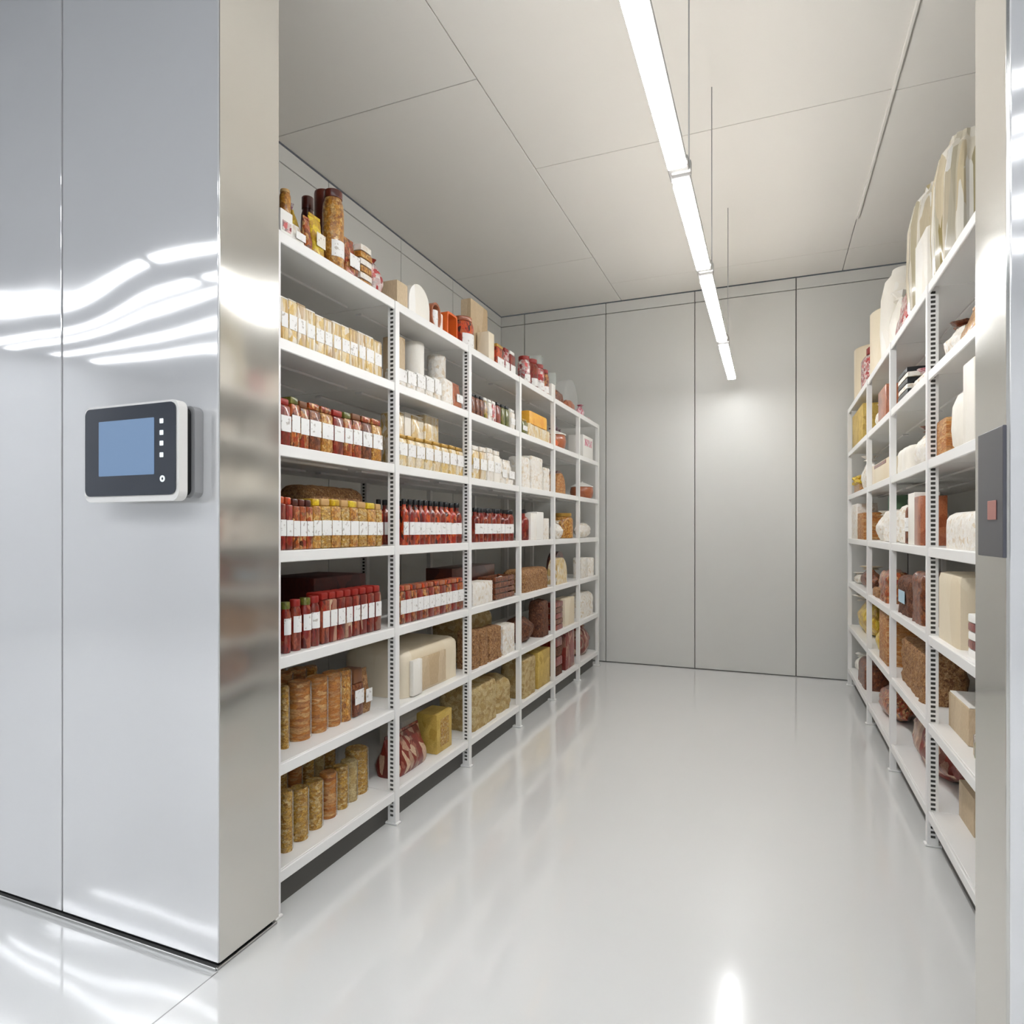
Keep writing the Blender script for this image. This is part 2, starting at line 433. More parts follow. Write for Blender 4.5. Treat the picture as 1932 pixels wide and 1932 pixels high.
# ------------------------------------------------------------------ shelving racks
SP = .416
SZ = [2.667 - SP * i for i in range(7)]      # shelf surfaces, top to bottom
LF, RF = -1.77, .69                          # rack fronts
DEP = .80
LPY = [1.937, 2.795, 3.65, 4.53, 5.36, 6.15, 6.95]
RPY = [2.53, 3.555, 4.575, 5.61, 6.98]

def slotted_post(h, s, slots=True):
    """angle post: plain front flange and slotted side flange; s=+1 when the front faces +X"""
    bm = bmesh.new()
    add_box(bm, -.004 * (s > 0), .004 * (s < 0), 0, .036, 0, h)          # front flange, in plane x=0
    # side flange lies in plane y=0, from x=0 inwards
    W = .046 if slots else .034
    def xb(a, b): return (-b, -a) if s > 0 else (a, b)
    if not slots:
        x = xb(.004, W); add_box(bm, x[0], x[1], 0, .004, 0, h); return bm
    x = xb(.004, .014); add_box(bm, x[0], x[1], 0, .004, 0, h)
    x = xb(.006, W); add_box(bm, x[0], x[1], .008, .010, .01, h - .01, 0, 1)  # dark strip behind the slots, painted for the shade inside the white post
    x = xb(.034, W); add_box(bm, x[0], x[1], 0, .004, 0, h)
    z = .03; pitch = .022
    x = xb(.014, .034)
    add_box(bm, x[0], x[1], 0, .004, 0, .03)
    while z < h - .03:
        add_box(bm, x[0], x[1], 0, .004, z + .013, min(h, z + pitch)); z += pitch
    add_box(bm, x[0], x[1], 0, .004, z, h)
    return bm

def make_rack(front, ys, s, label):
    t = empty('shelving_rack', (front, ys[0], 0)); tag(t, label, 'shelving')
    top = SZ[0] - .003
    post0 = foot0 = plain0 = None
    for i, y in enumerate(ys):
        for back in (0, 1):
            if post0 is None:
                post0 = finish('post', slotted_post(top - .012, s), [M['rack'], M['shade_grey']], t)
                bm = rbox_bm(.075, .044, .012, .006); foot0 = finish('foot_plate', bm, M['rack'], post0)
                foot0.location = (-s * .027, .016, -.006)
                p, f = post0, foot0
            else:
                if i > (1 if s < 0 else 2) and plain0 is None: plain0 = slotted_post(top - .012, s, False)
                if isinstance(plain0, bmesh.types.BMesh): plain0 = p = finish('post', plain0, M['rack'], t)
                else:
                    p = (plain0 or post0).copy(); COL.objects.link(p); p.parent = t
                f = foot0.copy(); COL.objects.link(f); f.parent = p
            y_ = (y - ys[0]) - (.036 if i == len(ys) - 1 else 0)
            p.location = (s * .004 - s * (DEP - .03) * back, y_, .012)
            f.location = (-s * .027, .018, -.012)
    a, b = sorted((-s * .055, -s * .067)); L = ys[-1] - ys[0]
    bm = bmesh.new(); add_box(bm, a, b, .06, L - .06, .0, SZ[6] - .0305, .001)  # set-back plate, its dark grey puts in the shadow under the bottom shelf
    finish('shaded_kick_plate', bm, M['shade_grey'], t)
    for i in range(len(ys) - 1):
        L = ys[i + 1] - ys[i]
        y0 = ys[i] - ys[0]
        bm = bmesh.new()
        X0, X1 = sorted((-s * .012, -s * DEP))
        add_box(bm, X0, X1, .004, L - .002, -.018, 0, .002)
        # stiffening channels under the board
        for q in (.33, .66):
            a, b = sorted((-s * (DEP * q - .02), -s * (DEP * q + .02)))
            add_box(bm, a, b, .06, L - .06, -.03, -.018, .002)
        e = bmesh.new()
        a, b = sorted((0, -s * .012))
        add_box(e, a, b, .037, L - .001, -.046, 0, .003)
        first = None
        for k, z in enumerate(SZ):
            if first is None:
                me = finish('shelf', bm, M['rack'], t); ed = finish('edge_beam', e, M['rack'], me); first = (me, ed)
            else:
                me = first[0].copy(); COL.objects.link(me); me.parent = t
                ed = first[1].copy(); COL.objects.link(ed); ed.parent = me
            me.location = (0, y0, z)
    return t
make_rack(LF, LPY, 1, 'long white slotted steel shelving rack of seven shelves along the left side')
make_rack(RF, RPY, -1, 'white slotted steel shelving rack of seven shelves along the right side')

# ------------------------------------------------------------------ goods
BOX = []
LATER = []
ITEMS = []      # (root, look, plural, cat, side, level, bay, row, order)
BAYL = ["left rack's nearest bay", "left rack's second bay", "left rack's third bay", "left rack's fourth bay", "left rack's fifth bay", "left rack's farthest bay"]
BAYR = ["right rack's nearest bay", "right rack's second bay", "right rack's third bay", "right rack's farthest bay"]
SHN = ['top shelf', 'second shelf down', 'third shelf down', 'fourth shelf down', 'fifth shelf down', 'sixth shelf down', 'bottom shelf']

def label_patch(w, z0, z1, d):
    bm = bmesh.new(); add_box(bm, -w / 2, w / 2, -d / 2 - .0022, -d / 2 - .0004, z0, z1, .0003); return bm

def ring_patch(r, z0, z1, a0=-150, a1=-30):
    bm = bmesh.new(); n = 12; A_ = [math.radians(a0 + (a1 - a0) * i / n) for i in range(n + 1)]
    vs = []
    for a in A_:
        vs.append([bm.verts.new((rr * math.cos(a), rr * math.sin(a), z)) for rr in (r + .0006, r + .0020) for z in (z0, z1)])
    for p, q in zip(vs, vs[1:]):
        bm.faces.new((p[2], q[2], q[3], p[3])); bm.faces.new((p[0], p[1], q[1], q[0]))
        bm.faces.new((p[1], p[3], q[3], q[1])); bm.faces.new((p[0], q[0], q[2], p[2]))
    bm.faces.new((vs[0][0], vs[0][2], vs[0][3], vs[0][1])); bm.faces.new((vs[-1][0], vs[-1][1], vs[-1][3], vs[-1][2]))
    return bm

# --- builders: b(root, w, d, h, o) with front at local -y, base z=0
def b_sqjar(t, w, d, h, o):
    lh = o.get('lh', .14) * h
    bm = rbox_bm(w, d, h - lh - .002, min(w, d) * .16, 2)
    finish('jar_body', bm, M[o['m']], t, True)
    finish('lid', rbox_bm(w * .86, d * .86, lh, .006, 2, h - lh - .002), M[o.get('lid', 'lidtan')], t, True)
    if o.get('lab', 1):
        a, b = o.get('lr', (.26, .56))
        finish('paper_label', label_patch(w * o.get('lw', .9), h * a, h * b, d), M[o.get('pm', 'paper')], t)

def b_jar(t, w, d, h, o):
    r = w / 2; lh = o.get('lh', .14) * h
    z = h - lh
    bm = lathe_bm([(r * .9, 0), (r, .006), (r, z * .82), (r * .93, z * .93), (r * .78, z * .98), (r * .78, z)], 20)
    finish('jar_body', bm, M[o['m']], t, True)
    bm = lathe_bm([(r * .84, z + .0006), (r * .86, z + .003), (r * .86, h - .003), (r * .8, h)], 20)
    finish('lid', bm, M[o.get('lid', 'cap')], t, True)
    if o.get('lab', 1):
        a, b = o.get('lr', (.28, .58))
        finish('paper_label', ring_patch(r, h * a, h * b), M[o.get('pm', 'paper')], t, True)

def b_bottle(t, w, d, h, o):
    r = w / 2; s = o.get('sh', .72)
    bm = lathe_bm([(r * .9, 0), (r, .006), (r, h * s * .9), (r * .85, h * s), (r * .42, h * (s + .06)), (r * .40, h * .88)], 18)
    finish('bottle_body', bm, M[o['m']], t, True)
    bm = lathe_bm([(r * .5, h * .8805), (r * .52, h * .885), (r * .52, h * .99), (r * .46, h)], 14)
    finish('cap', bm, M[o.get('lid', 'cap')], t, True)
    if o.get('lab', 1):
        a, b = o.get('lr', (.22, .52))
        finish('paper_label', ring_patch(r, h * a, h * b), M['paper'], t, True)

def b_carton(t, w, d, h, o):
    bm = rbox_bm(w, d, h, o.get('bev', .004), 2)
    finish('carton_body', bm, M[o['m']], t, True)
    if o.get('flap', 0):
        finish('top_flap', rbox_bm(w * .98, d * .96, .006, .002, 1, h + .0004), M[o['flap']], t)
    if o.get('lab', 1):
        a, b = o.get('lr', (.3, .7))
        finish('paper_label', label_patch(w * o.get('lw', .86), h * a, h * b, d), M[o.get('pm', 'paper')], t)
    if o.get('lab2'):
        nm, a, b = o['lab2']
        finish('colour_print', label_patch(w * .7, h * a, h * b, d), M[nm], t)

def b_packet(t, w, d, h, o):
    """soft packet: fat at the bottom, crimped seal at the top"""
    bm = bmesh.new(); n = 9; rings = []
    for k in range(n):
        f = k / (n - 1)
        th = d * (1 - .9 * f ** 2.2) * (.75 + .25 * math.sin(math.pi * min(1, f * 1.6)))
        ww = w * (1 - .05 * math.sin(math.pi * f))
        ring = []
        for i in range(20):
            a = 2 * math.pi * i / 20
            ca, sa = math.cos(a), math.sin(a)
            px = ww / 2 * math.copysign(abs(ca) ** .35, ca); py = th / 2 * math.copysign(abs(sa) ** .8, sa)
            nn = noise.noise(Vector((px * 30 + o['seed'], py * 30, f * 6))) * .004
            ring.append(bm.verts.new((px, py + nn, f * h * .93)))
        rings.append(ring)
    for p, q in zip(rings, rings[1:]):
        for i in range(20): bm.faces.new((p[i], p[(i + 1) % 20], q[(i + 1) % 20], q[i]))
    bm.faces.new(rings[0][::-1]); bm.faces.new(rings[-1])
    finish('packet_body', bm, M[o['m']], t, True)
    bm = bmesh.new(); add_box(bm, -w * .48, w * .48, -.003, .003, h * .931, h, .001)
    finish('seal', bm, M[o.get('seal', o['m'])], t)
    if o.get('lab', 1):
        finish('paper_label', label_patch(w * .74, h * .25, h * .55, d * 1.06), M[o.get('pm', 'paper')], t)

def b_roll(t, w, d, h, o):
    """tall round loaf with thin bark-like ridges and a paper collar"""
    r = w / 2; prof = []; n = 26
    for i in range(n + 1):
        f = i / n
        prof.append((r * (.965 + .03 * math.sin(i * 2.3 + o['seed']) + .01 * (i % 2)), f * h * .97))
    prof.append((r * .88, h))
    bm = lathe_bm(prof, 20)
    finish('loaf', rough_up(bm, w * .03, 22, True, o['seed']), M[o['m']], t, True)
    if o.get('wrap', 1):
        finish('clear_wrapper', ring_patch(r * 1.05, h * .03, h * .97, -75, -5), M['glass'], t, True)

def b_loaf(t, w, d, h, o):
    bm = dense_box_bm(w, d, h, min(w, d, h) * o.get('rnd', .28), .018)
    finish('loaf' if not o.get('pn') else o['pn'], rough_up(bm, o.get('amp', .006), 24, True, o['seed']), M[o['m']], t, True)
    if o.get('lab', 0):
        finish('paper_label', label_patch(w * .5, h * .3, h * .62, d + .012), M[o.get('pm', 'paper')], t)

def b_block(t, w, d, h, o):
    """smooth block whose front top edge is rounded like moulded foam"""
    bm = dense_box_bm(w, d, h, min(w, d, h) * o.get('rnd', .1), .03)
    for v in bm.verts:
        if o.get('lean'): v.co.x += o['lean'] * (v.co.z / h) * w
    finish('block', bm, M[o['m']], t, True)
    if o.get('face'):
        bm = bmesh.new(); add_box(bm, -w * .26, w * .2, -d / 2 - .010, -d / 2 - .0005, h * .06, h * .78, .003, 0, 2)
        finish('front_panel', bm, M[o['face']], t, True)
        bm = bmesh.new(); add_box(bm, -w * .42, -w * .27, -d / 2 - .028, -d / 2 - .0005, h * .02, h * .80, .006, 0, 2)
        finish('upright_slab', bm, M['ivory'], t, True)

def b_arch(t, w, d, h, o):
    """block with a half-round top"""
    bm = bmesh.new(); pts = []; r = w / 2
    hh = max(h - r, h * .25); ry = h - hh
    pts += [(-r, 0), (r, 0)]
    for i in range(13):
        a = math.pi * i / 12; pts.append((r * math.cos(a), hh + ry * math.sin(a)))
    f = [bm.verts.new((x, -d / 2, z)) for x, z in pts]; b = [bm.verts.new((x, d / 2, z)) for x, z in pts]
    n = len(pts)
    bm.faces.new(f); bm.faces.new(b[::-1])
    for i in range(n): bm.faces.new((f[i], b[i], b[(i + 1) % n], f[(i + 1) % n]))
    bmesh.ops.remove_doubles(bm, verts=bm.verts[:], dist=.0005)
    finish(o.get('pn', 'body'), bm, M[o['m']], t, True)
    if o.get('inner'):
        bm = lathe_bm([(w * .30, 0), (w * .31, .012), (w * .26, .016)], 18)
        for v in bm.verts: v.co = Vector((v.co.x, -v.co.z - d / 2 - .0005, v.co.y * .9 + h * .45))
        finish('rind_face', bm, M[o['inner']], t, True)

def b_bag(t, w, d, h, o):
    bm = bmesh.new(); bmesh.ops.create_icosphere(bm, subdivisions=4, radius=1)
    for v in bm.verts:
        c = v.co.copy(); f = (c.z + 1) / 2
        nar = 1 - .55 * max(0, f - .55) / .45 * o.get('neck', 1)
        n = noise.noise_vector(c * 2.6 + Vector((o['seed'],) * 3)) * .13 + noise.noise_vector(c * 6 + Vector((o['seed'],) * 3)) * .05
        v.co = Vector(((c.x * nar + n.x) * w * .46, (c.y * nar + n.y) * d * .46, max(0, (f * 1.04 - .04 + n.z * .3)) * h * .92))
    finish('bag_body', bm, M[o['m']], t, True)
    if o.get('neck', 1):
        bm = lathe_bm([(w * .12, h * .86), (w * .07, h * .91), (w * .16, h)], 12, .15, 5)
        finish('tied_neck', bm, M[o.get('seal', o['m'])], t, True)

def b_pot(t, w, d, h, o):
    r = w / 2
    bm = lathe_bm([(r * .7, 0), (r * .92, h * .12), (r, h * .4), (r * .95, h * .62), (r * .9, h * .68)], 24)
    finish('pot_body', bm, M[o['m']], t, True)
    bm = lathe_bm([(r * .98, h * .682), (r * .98, h * .72), (r * .5, h * .86), (r * .12, h * .95), (r * .1, h)], 24)
    finish('lid', bm, M[o.get('lid', 'lidwhite')], t, True)

def b_vase(t, w, d, h, o):
    r = w / 2
    bm = lathe_bm([(r * .75, 0), (r * .95, h * .1), (r, h * .35), (r * .96, h * .7), (r * .8, h * .88), (r * .55, h * .95), (r * .5, h)], 48, o.get('flute', .04), 14)
    finish('vase_body', bm, M[o['m']], t, True)
    if o.get('lid'):
        finish('lid', lathe_bm([(r * .55, h + .0005), (r * .57, h + .012), (r * .3, h + .02)], 20), M[o['lid']], t, True)

def b_cyl(t, w, d, h, o):
    r = w / 2
    finish('body', lathe_bm([(r * .96, 0), (r, .004), (r, h - .012), (r * .96, h - .003), (r * .88, h)], 28), M[o['m']], t, True)
    if o.get('lab', 0): finish('paper_label', ring_patch(r, h * .3, h * .6), M['paper'], t, True)

def b_crate(t, w, d, h, o):
    bm = bmesh.new()
    n = 4; g = h / n
    for i in range(n):
        z0, z1 = i * g + .004, (i + 1) * g - .004
        add_box(bm, -w / 2, w / 2, -d / 2, -d / 2 + .01, z0, z1, .002)
        add_box(bm, -w / 2, w / 2, d / 2 - .01, d / 2, z0, z1, .002)
        add_box(bm, -w / 2, -w / 2 + .01, -d / 2 + .01, d / 2 - .01, z0, z1, .002)
        add_box(bm, w / 2 - .01, w / 2, -d / 2 + .01, d / 2 - .01, z0, z1, .002)
    for sx in (-1, 1):
        x0, x1 = sorted((sx * (w / 2 - .0105), sx * (w / 2 - .03)))
        add_box(bm, x0, x1, -d / 2 + .0105, -d / 2 + .024, 0, h, .001)
        add_box(bm, x0, x1, d / 2 - .024, d / 2 - .0105, 0, h, .001)
    finish('crate_slats', bm, M[o['m']], t)
    bm = dense_box_bm(w - .07, d - .06, h * .9, .02, .02)
    finish('contents', rough_up(bm, .01, 20, True, o['seed']), M[o.get('fill', 'loaf')], t, True)

def b_frame(t, w, d, h, o):
    """open wire-and-band basket: round band and square band side by side"""
    def band(cx, rx, rz, sq):
        bm = bmesh.new(); n = 24; th = .012; rows = []
        for i in range(n):
            a = 2 * math.pi * i / n; ca, sa = math.cos(a), math.sin(a); e = .25 if sq else 1
            px = math.copysign(abs(ca) ** e, ca); pz = math.copysign(abs(sa) ** e, sa)
            rows.append([bm.verts.new((cx + px * (rx - k), y, h / 2 + pz * (rz - k))) for k in (0, th) for y in (-d / 2, d / 2)])
        for i in range(n):
            p, q = rows[i], rows[(i + 1) % n]
            bm.faces.new((p[0], p[1], q[1], q[0])); bm.faces.new((p[2], q[2], q[3], p[3]))
            bm.faces.new((p[0], q[0], q[2], p[2])); bm.faces.new((p[1], p[3], q[3], q[1]))
        return bm
    finish('round_band', band(-w * .27, w * .22, h / 2, False), M['copper'], t, True)
    finish('square_band', band(w * .24, w * .25, h / 2, True), M['carrot'], t, True)
    bm = lathe_bm([(w * .13, .014), (w * .13, h * .7)], 16, cx=-w * .27)
    finish('inner_jar', bm, M['paper'], t, True)
    finish('inner_packet', rbox_bm(w * .3, d * .5, h * .7, .01, 2, .014), M['ivory'], t, True)
    t.children[-1].location.x = w * .24

def b_plant(t, w, d, h, o):
    """bunch of small petals over a stubby base"""
    finish('bunch_base', rough_up(dense_box_bm(w * .8, d * .8, h * .55, .012, .015), .005, 30, True, 2), M[o.get('base', 'amber')], t, True)
    bm = bmesh.new(); rr = random.Random(o['seed'])
    for i in range(60):
        c = Vector((rr.uniform(-.5, .5) * w * .85, rr.uniform(-.5, .5) * d * .85, h * (.5 + .44 * rr.random())))
        b2 = bmesh.new(); bmesh.ops.create_icosphere(b2, subdivisions=1, radius=w * .07)
        for v in b2.verts: v.co = Vector((v.co.x, v.co.y, v.co.z * .6)) + c
        merge(bm, b2)
    finish('petals', bm, M[o['m']], t, True)

def b_stack(t, w, d, h, o):
    n = o.get('n', 4); g = h / n
    bm = bmesh.new()
    for i in range(n):
        b2 = dense_box_bm(w * (.94 + .05 * math.sin(i * 2.1)), d * .95, g * .94, g * .3, .03)
        for v in b2.verts: v.co.z += i * g; v.co.x += math.sin(i * 3.3) * w * .02
        for f in b2.faces: f.material_index = i % 2
        merge(bm, b2)
    finish('slices', bm, [M[o['m']], M[o.get('m2', 'brown')]], t, True)

BUILD = dict(sqjar=b_sqjar, jar=b_jar, bottle=b_bottle, carton=b_carton, packet=b_packet, roll=b_roll, loaf=b_loaf, block=b_block,
             arch=b_arch, bag=b_bag, pot=b_pot, vase=b_vase, cyl=b_cyl, crate=b_crate, frame=b_frame, plant=b_plant, stack=b_stack)
ROUND = {'jar', 'bottle', 'roll', 'vase', 'cyl', 'pot'}
CAT = dict(sqjar='jar', jar='jar', bottle='bottle', carton='box', packet='packet', roll='bread', loaf='bread', block='block', arch='loaf',
           bag='bag', pot='pot', vase='vase', cyl='canister', crate='crate', frame='basket', plant='flowers', stack='stack')
seedc = [0]

def put(side, lev, bay, px0, px1, ytop, kind, name, look, sb=.03, depth=None, row='', on=0.0, cat=None, gapf=.97, maxh=.352, **o):
    """stand one thing on shelf `lev` (1=top); px0..px1, ytop = its extent in the photo, sb = set back from the shelf's front"""
    seedc[0] += 1; o['seed'] = seedc[0] * 1.37
    X = LF - sb if side == 'L' else RF + sb
    Ya, Yb_ = sorted((y_on_x(px0, X), y_on_x(px1, X)))
    if kind in ROUND:
        X2 = X; w = (Yb_ - Ya)
        for _ in range(3):
            X2 = (LF - sb - w / 2) if side == 'L' else (RF + sb + w / 2)
            a, b = sorted((y_on_x(px0, X2), y_on_x(px1, X2))); w = (b - a) * .88
        Ya, Yb_ = (a + b) / 2 - w / 2, (a + b) / 2 + w / 2
        depth = w * gapf
    w = (Yb_ - Ya) * gapf
    yc = (Ya + Yb_) / 2
    P_ = LPY if side == 'L' else RPY
    lo, hi = P_[bay] + .045, P_[bay + 1] - .008
    if lev == 1: lo, hi = P_[0], P_[-1] - .01
    if w > hi - lo: w = hi - lo
    if kind in ROUND: depth = w
    yc = min(max(yc, lo + w / 2), hi - w / 2)
    depth = depth or min(max(w * .9, .07), .16)
    base = SZ[lev - 1] + .0006 + on
    h = z_at(ytop, X, yc if side == 'L' else yc - w * .45) - base
    if lev > 1: h = min(h, maxh - on)
    h = max(h, .03)
    xc = (LF - sb - depth / 2) if side == 'L' else (RF + sb + depth / 2)
    t = empty(name, (xc, yc, base), math.pi / 2 if side == 'L' else -math.pi / 2)
    BUILD[kind](t, w, depth, h, o)
    ITEMS.append([t, look, cat or CAT[kind], side, lev, bay, row, yc])
    t['h'] = h
    BOX.append([t, w, depth, (side, lev), lo, hi, on])
    return t

def again(src, dx, row):
    """copy a thing with its parts one row further back"""
    LATER.append((src, dx, row))

def again_now(src, dx, row):
    it = [i for i in ITEMS if i[0] is src][0]
    r = src.copy(); COL.objects.link(r)
    r.location.x += dx
    for ch in list(src.children):
        c = ch.copy(); COL.objects.link(c); c.parent = r
        for g in ch.children:
            q = g.copy(); COL.objects.link(q); q.parent = c
    ITEMS.append([r, it[1], it[2], it[3], it[4], it[5], row, it[7]])
    return r

P = put
# ---------- LEFT RACK, TOP SHELF
a = P('L', 1, 0, 529, 553, 398, 'carton', 'food_carton', 'white carton with red print', depth=.12, m='white', lab=0, lab2=('redwhite', .25, .6))
P('L', 1, 0, 529, 546, 357, 'jar', 'food_jar', 'small amber jar', on=a['h'] + .001, sb=.035, m='amber', lab=0, lid='lidtan')
b_ = P('L', 1, 0, 554, 579, 419, 'packet', 'food_packet', 'low white and tan packet', depth=.08, m='plaster', lab=1)
P('L', 1, 0, 553, 578, 381, 'bag', 'food_bag', 'yellow and purple bag', sb=.13, m='yellow', seal='purple', depth=.1)
P('L', 1, 0, 570, 590, 371, 'jar', 'food_jar', 'dark maroon jar', sb=.26, m='choc', lid='choc', lab=0)
P('L', 1, 0, 580, 592.5, 407, 'packet', 'food_packet', 'narrow brown packet', depth=.05, m='spice', lab=0)
P('L', 1, 0, 593.5, 616, 404, 'packet', 'food_packet', 'yellow topped packet', depth=.07, m='yellow', pm='paper2')
P('L', 1, 0, 597, 624, 360, 'cyl', 'food_canister', 'tall dark brown canister', sb=.13, m='choc')
P('L', 1, 0, 620, 649, 364, 'jar', 'food_jar', 'tall amber jar', sb=.025, m='amber', lid='choc', lh=.1, lr=(.16, .36), pm='paper')
P('L', 1, 0, 651, 677, 443, 'packet', 'food_packet', 'red topped white packet', depth=.09, m='spice')
P('L', 1, 0, 679, 703, 462, 'stack', 'crispbread_stack', 'brown crispbread stack', depth=.09, m='amber', m2='plaster', n=6, cat='food')
P('L', 1, 0, 706, 733, 487, 'bag', 'food_bag', 'dark red and white bag', depth=.11, m='redwhite', seal='red')
P('L', 1, 1, 749, 770, 533, 'block', 'foam_block', 'tan sided cream block', depth=.16, m='beige', rnd=.05)
P('L', 1, 1, 771, 811, 538, 'arch', 'foam_roll', 'white arch topped block', depth=.16, m='ivory', cat='block')
P('L', 1, 1, 813, 855, 579, 'frame', 'wire_basket', 'orange banded open basket', depth=.06)
P('L', 1, 1, 858, 882, 598, 'jar', 'food_jar', 'orange rimmed jar', m='orange', lid='copper', lr=(.05, .45), sb=.02)
P('L', 1, 2, 888, 921, 574, 'block', 'foam_board', 'large slanted beige board', depth=.08, sb=.13, m='beige', rnd=.1)
P('L', 1, 2, 922, 933, 628, 'carton', 'food_carton', 'slim cream carton', depth=.09, m='cream', lab=0)
for i, (a, b, t, m) in enumerate([(938, 952, 650, 'orange'), (953, 962, 657, 'redwhite'), (963, 973, 663, 'red')]):
    P('L', 1, 2, a, b, t, 'sqjar', 'food_jar', ['orange and amber jar', 'red and white jar', 'deep red jar'][i], depth=.07, m=m, lid=['lidgold', 'lidred', 'lidwhite'][i], lr=(.04, .4))
for i, (a, b, t) in enumerate([(983, 993, 672), (994, 1006, 678), (1007, 1018, 688), (1019, 1029, 699)]):
    P('L', 1, 3, a, b, t, 'jar', 'food_jar', ['scarlet jar with white waist', 'bright red jar', 'scarlet and white jar', 'brown and white jar'][i], m=['redwhite', 'red', 'redwhite', 'spice'][i], lid='lidred', lr=(.1, .35))
P('L', 1, 3, 1013, 1024, 678, 'cyl', 'drinking_glass', 'clear glass', sb=.13, m='glass2', cat='glass')
P('L', 1, 3, 1026, 1036, 700, 'cyl', 'drinking_glass', 'speckled clear glass', sb=.13, m='glass2', cat='glass')
P('L', 1, 4, 1041, 1048, 725, 'carton', 'food_carton', 'narrow white carton', depth=.07, m='white', lab=0)
P('L', 1, 4, 1050, 1066, 737, 'loaf', 'smoked_meat', 'brown smoked meat joint', depth=.12, m='brown', rnd=.4, amp=.012, cat='meat')
P('L', 1, 4, 1067, 1086, 750, 'bag', 'smoked_meat', 'reddish cured sausage', depth=.1, m='copper', neck=0, cat='meat')
P('L', 1, 4, 1064, 1091, 716, 'arch', 'plastic_dome', 'clear curved plastic dome', sb=.2, depth=.1, m='glass', cat='cover')
P('L', 1, 5, 1095, 1106, 764, 'bag', 'sweet_bag', 'white bag with pink marks', depth=.07, m='pink')
P('L', 1, 5, 1108, 1118, 787, 'bag', 'sweet_bag', 'magenta bag', depth=.06, m='pink', neck=0)

# ---------- second shelf
cuts = [529, 545, 561, 578, 596, 612, 628, 645, 660, 676, 691, 706, 721]
tops = [563, 569, 577, 588, 598, 605, 611, 618, 624, 630, 637, 646]
for i in range(12):
    P('L', 2, 0, cuts[i], cuts[i + 1], tops[i], 'carton', 'pasta_carton', ['pale yellow pasta box', 'white edged pasta box', 'golden pasta box'][i % 3], depth=.12, m=['strip', 'corn', 'strip'][i % 3], flap=['white', 'ivory', 'beige'][i % 3], lr=(.34, .68), lw=[.8, .95, .86][i % 3], gapf=.96)
P('L', 2, 1, 751, 765, 636, 'carton', 'food_carton', 'beige grained box', depth=.1, sb=.14, m='beige', lab=0)
P('L', 2, 1, 768, 793, 635, 'cyl', 'food_canister', 'tall white canister', sb=.13, m='ivory')
P('L', 2, 1, 812, 832, 670, 'cyl', 'food_canister', 'shorter white canister', sb=.13, m='plaster')
for i, (a, b, t) in enumerate([(752, 768, 694), (769, 786, 699), (787, 803, 704), (804, 819, 709), (820, 833, 713)]):
    P('L', 2, 1, a, b, t, 'sqjar', 'food_jar', 'mottled white square jar', depth=.09, m='plaster', lid='lidwhite', lr=(.3, .9), lw=.96)
P('L', 2, 1, 835, 857, 713, 'loaf', 'cheese_block', 'crumbly white cheese block', depth=.11, m='plaster', cat='cheese')
P('L', 2, 1, 859, 875, 723, 'packet', 'food_packet', 'terracotta packet', depth=.07, m='copper')
cc = [(891, 898, 742, 'brown', 'brown slim jar'), (899, 906, 745, 'brown', 'brown slim jar'), (907, 914, 748, 'brown', 'brown slim jar'), (915, 921, 750, 'multi', 'blue and white jar'), (922, 929, 753, 'plaster', 'white patterned jar'),
      (930, 937, 757, 'redwhite', 'red and white jar'), (938, 946, 759, 'red', 'red jar'), (947, 954, 763, 'olive', 'olive green jar'), (955, 962, 766, 'olive', 'olive green jar'), (964, 973, 772, 'plaster', 'off white jar')]
for a, b, t, m, lk in cc:
    P('L', 2, 2, a, b, t, 'sqjar', 'food_jar', lk, depth=.07, m=m, lid='cap' if m in ('red', 'olive', 'brown') else 'lidwhite', lab=1 if m in ('plaster',) else 0, gapf=.93)
c0 = P('L', 2, 3, 998, 1040, 806, 'loaf', 'cheese_block', 'yellow mottled cheese block', depth=.14, m='corn', rnd=.1, cat='cheese', maxh=.16)
P('L', 2, 3, 999, 1034, 781, 'block', 'cheese_block', 'orange cheese wedge', depth=.1, on=c0['h'] + .004, sb=.04, m='cheese', rnd=.2, cat='cheese')
P('L', 2, 3, 986, 996, 790, 'sqjar', 'food_jar', 'small olive jar', depth=.07, m='olive', lid='lidgold')
P('L', 2, 4, 1051, 1069, 813, 'pot', 'copper_pot', 'round copper pot with white cone lid', m='copper')
P('L', 2, 4, 1071, 1084, 833, 'bag', 'vegetable_bag', 'orange and white bag', depth=.09, m='carrot', seal='white')
P('L', 2, 4, 1052, 1064, 800, 'plant', 'flower_bunch', 'purple flower bunch', sb=.17, depth=.09, m='purple', base='purple')
P('L', 2, 5, 1100, 1119, 824, 'carton', 'food_carton', 'large white carton with pink mark', depth=.16, m='white', lab=0, lab2=('pink', .55, .85))

# ---------- third shelf
cuts = [529, 550, 567, 584, 607, 630, 650, 666, 684, 703, 722]
tops = [750, 748, 756, 760, 767, 773, 777, 780, 785, 790]
for i in range(10):
    lk = ['crimson spice jar', 'mixed spice jar', 'rusty spice jar', 'brown spice jar', 'orange spice jar'][i % 5]
    P('L', 3, 0, cuts[i], cuts[i + 1], tops[i], 'sqjar', 'spice_jar', lk, depth=.1, m=['red', 'spice', 'spice', 'brown', 'amber'][i % 5], lid=['lidred', 'olive', 'lidbrown', 'spice', 'spice'][i % 5], lr=(.30, .63), lw=.93)
for i, (a, b, t, m) in enumerate([(753, 763, 779, 'corn'), (764, 776, 781, 'ivory'), (777, 800, 787, 'corn'), (801, 828, 787, 'corn')]):
    P('L', 3, 1, a, b, t, 'carton', 'food_carton', ['tall slim yellow box', 'tall white box', 'tall yellow box', 'broad yellow and white box'][i], depth=.12, sb=.13, m=m, lab=0, flap='ivory')
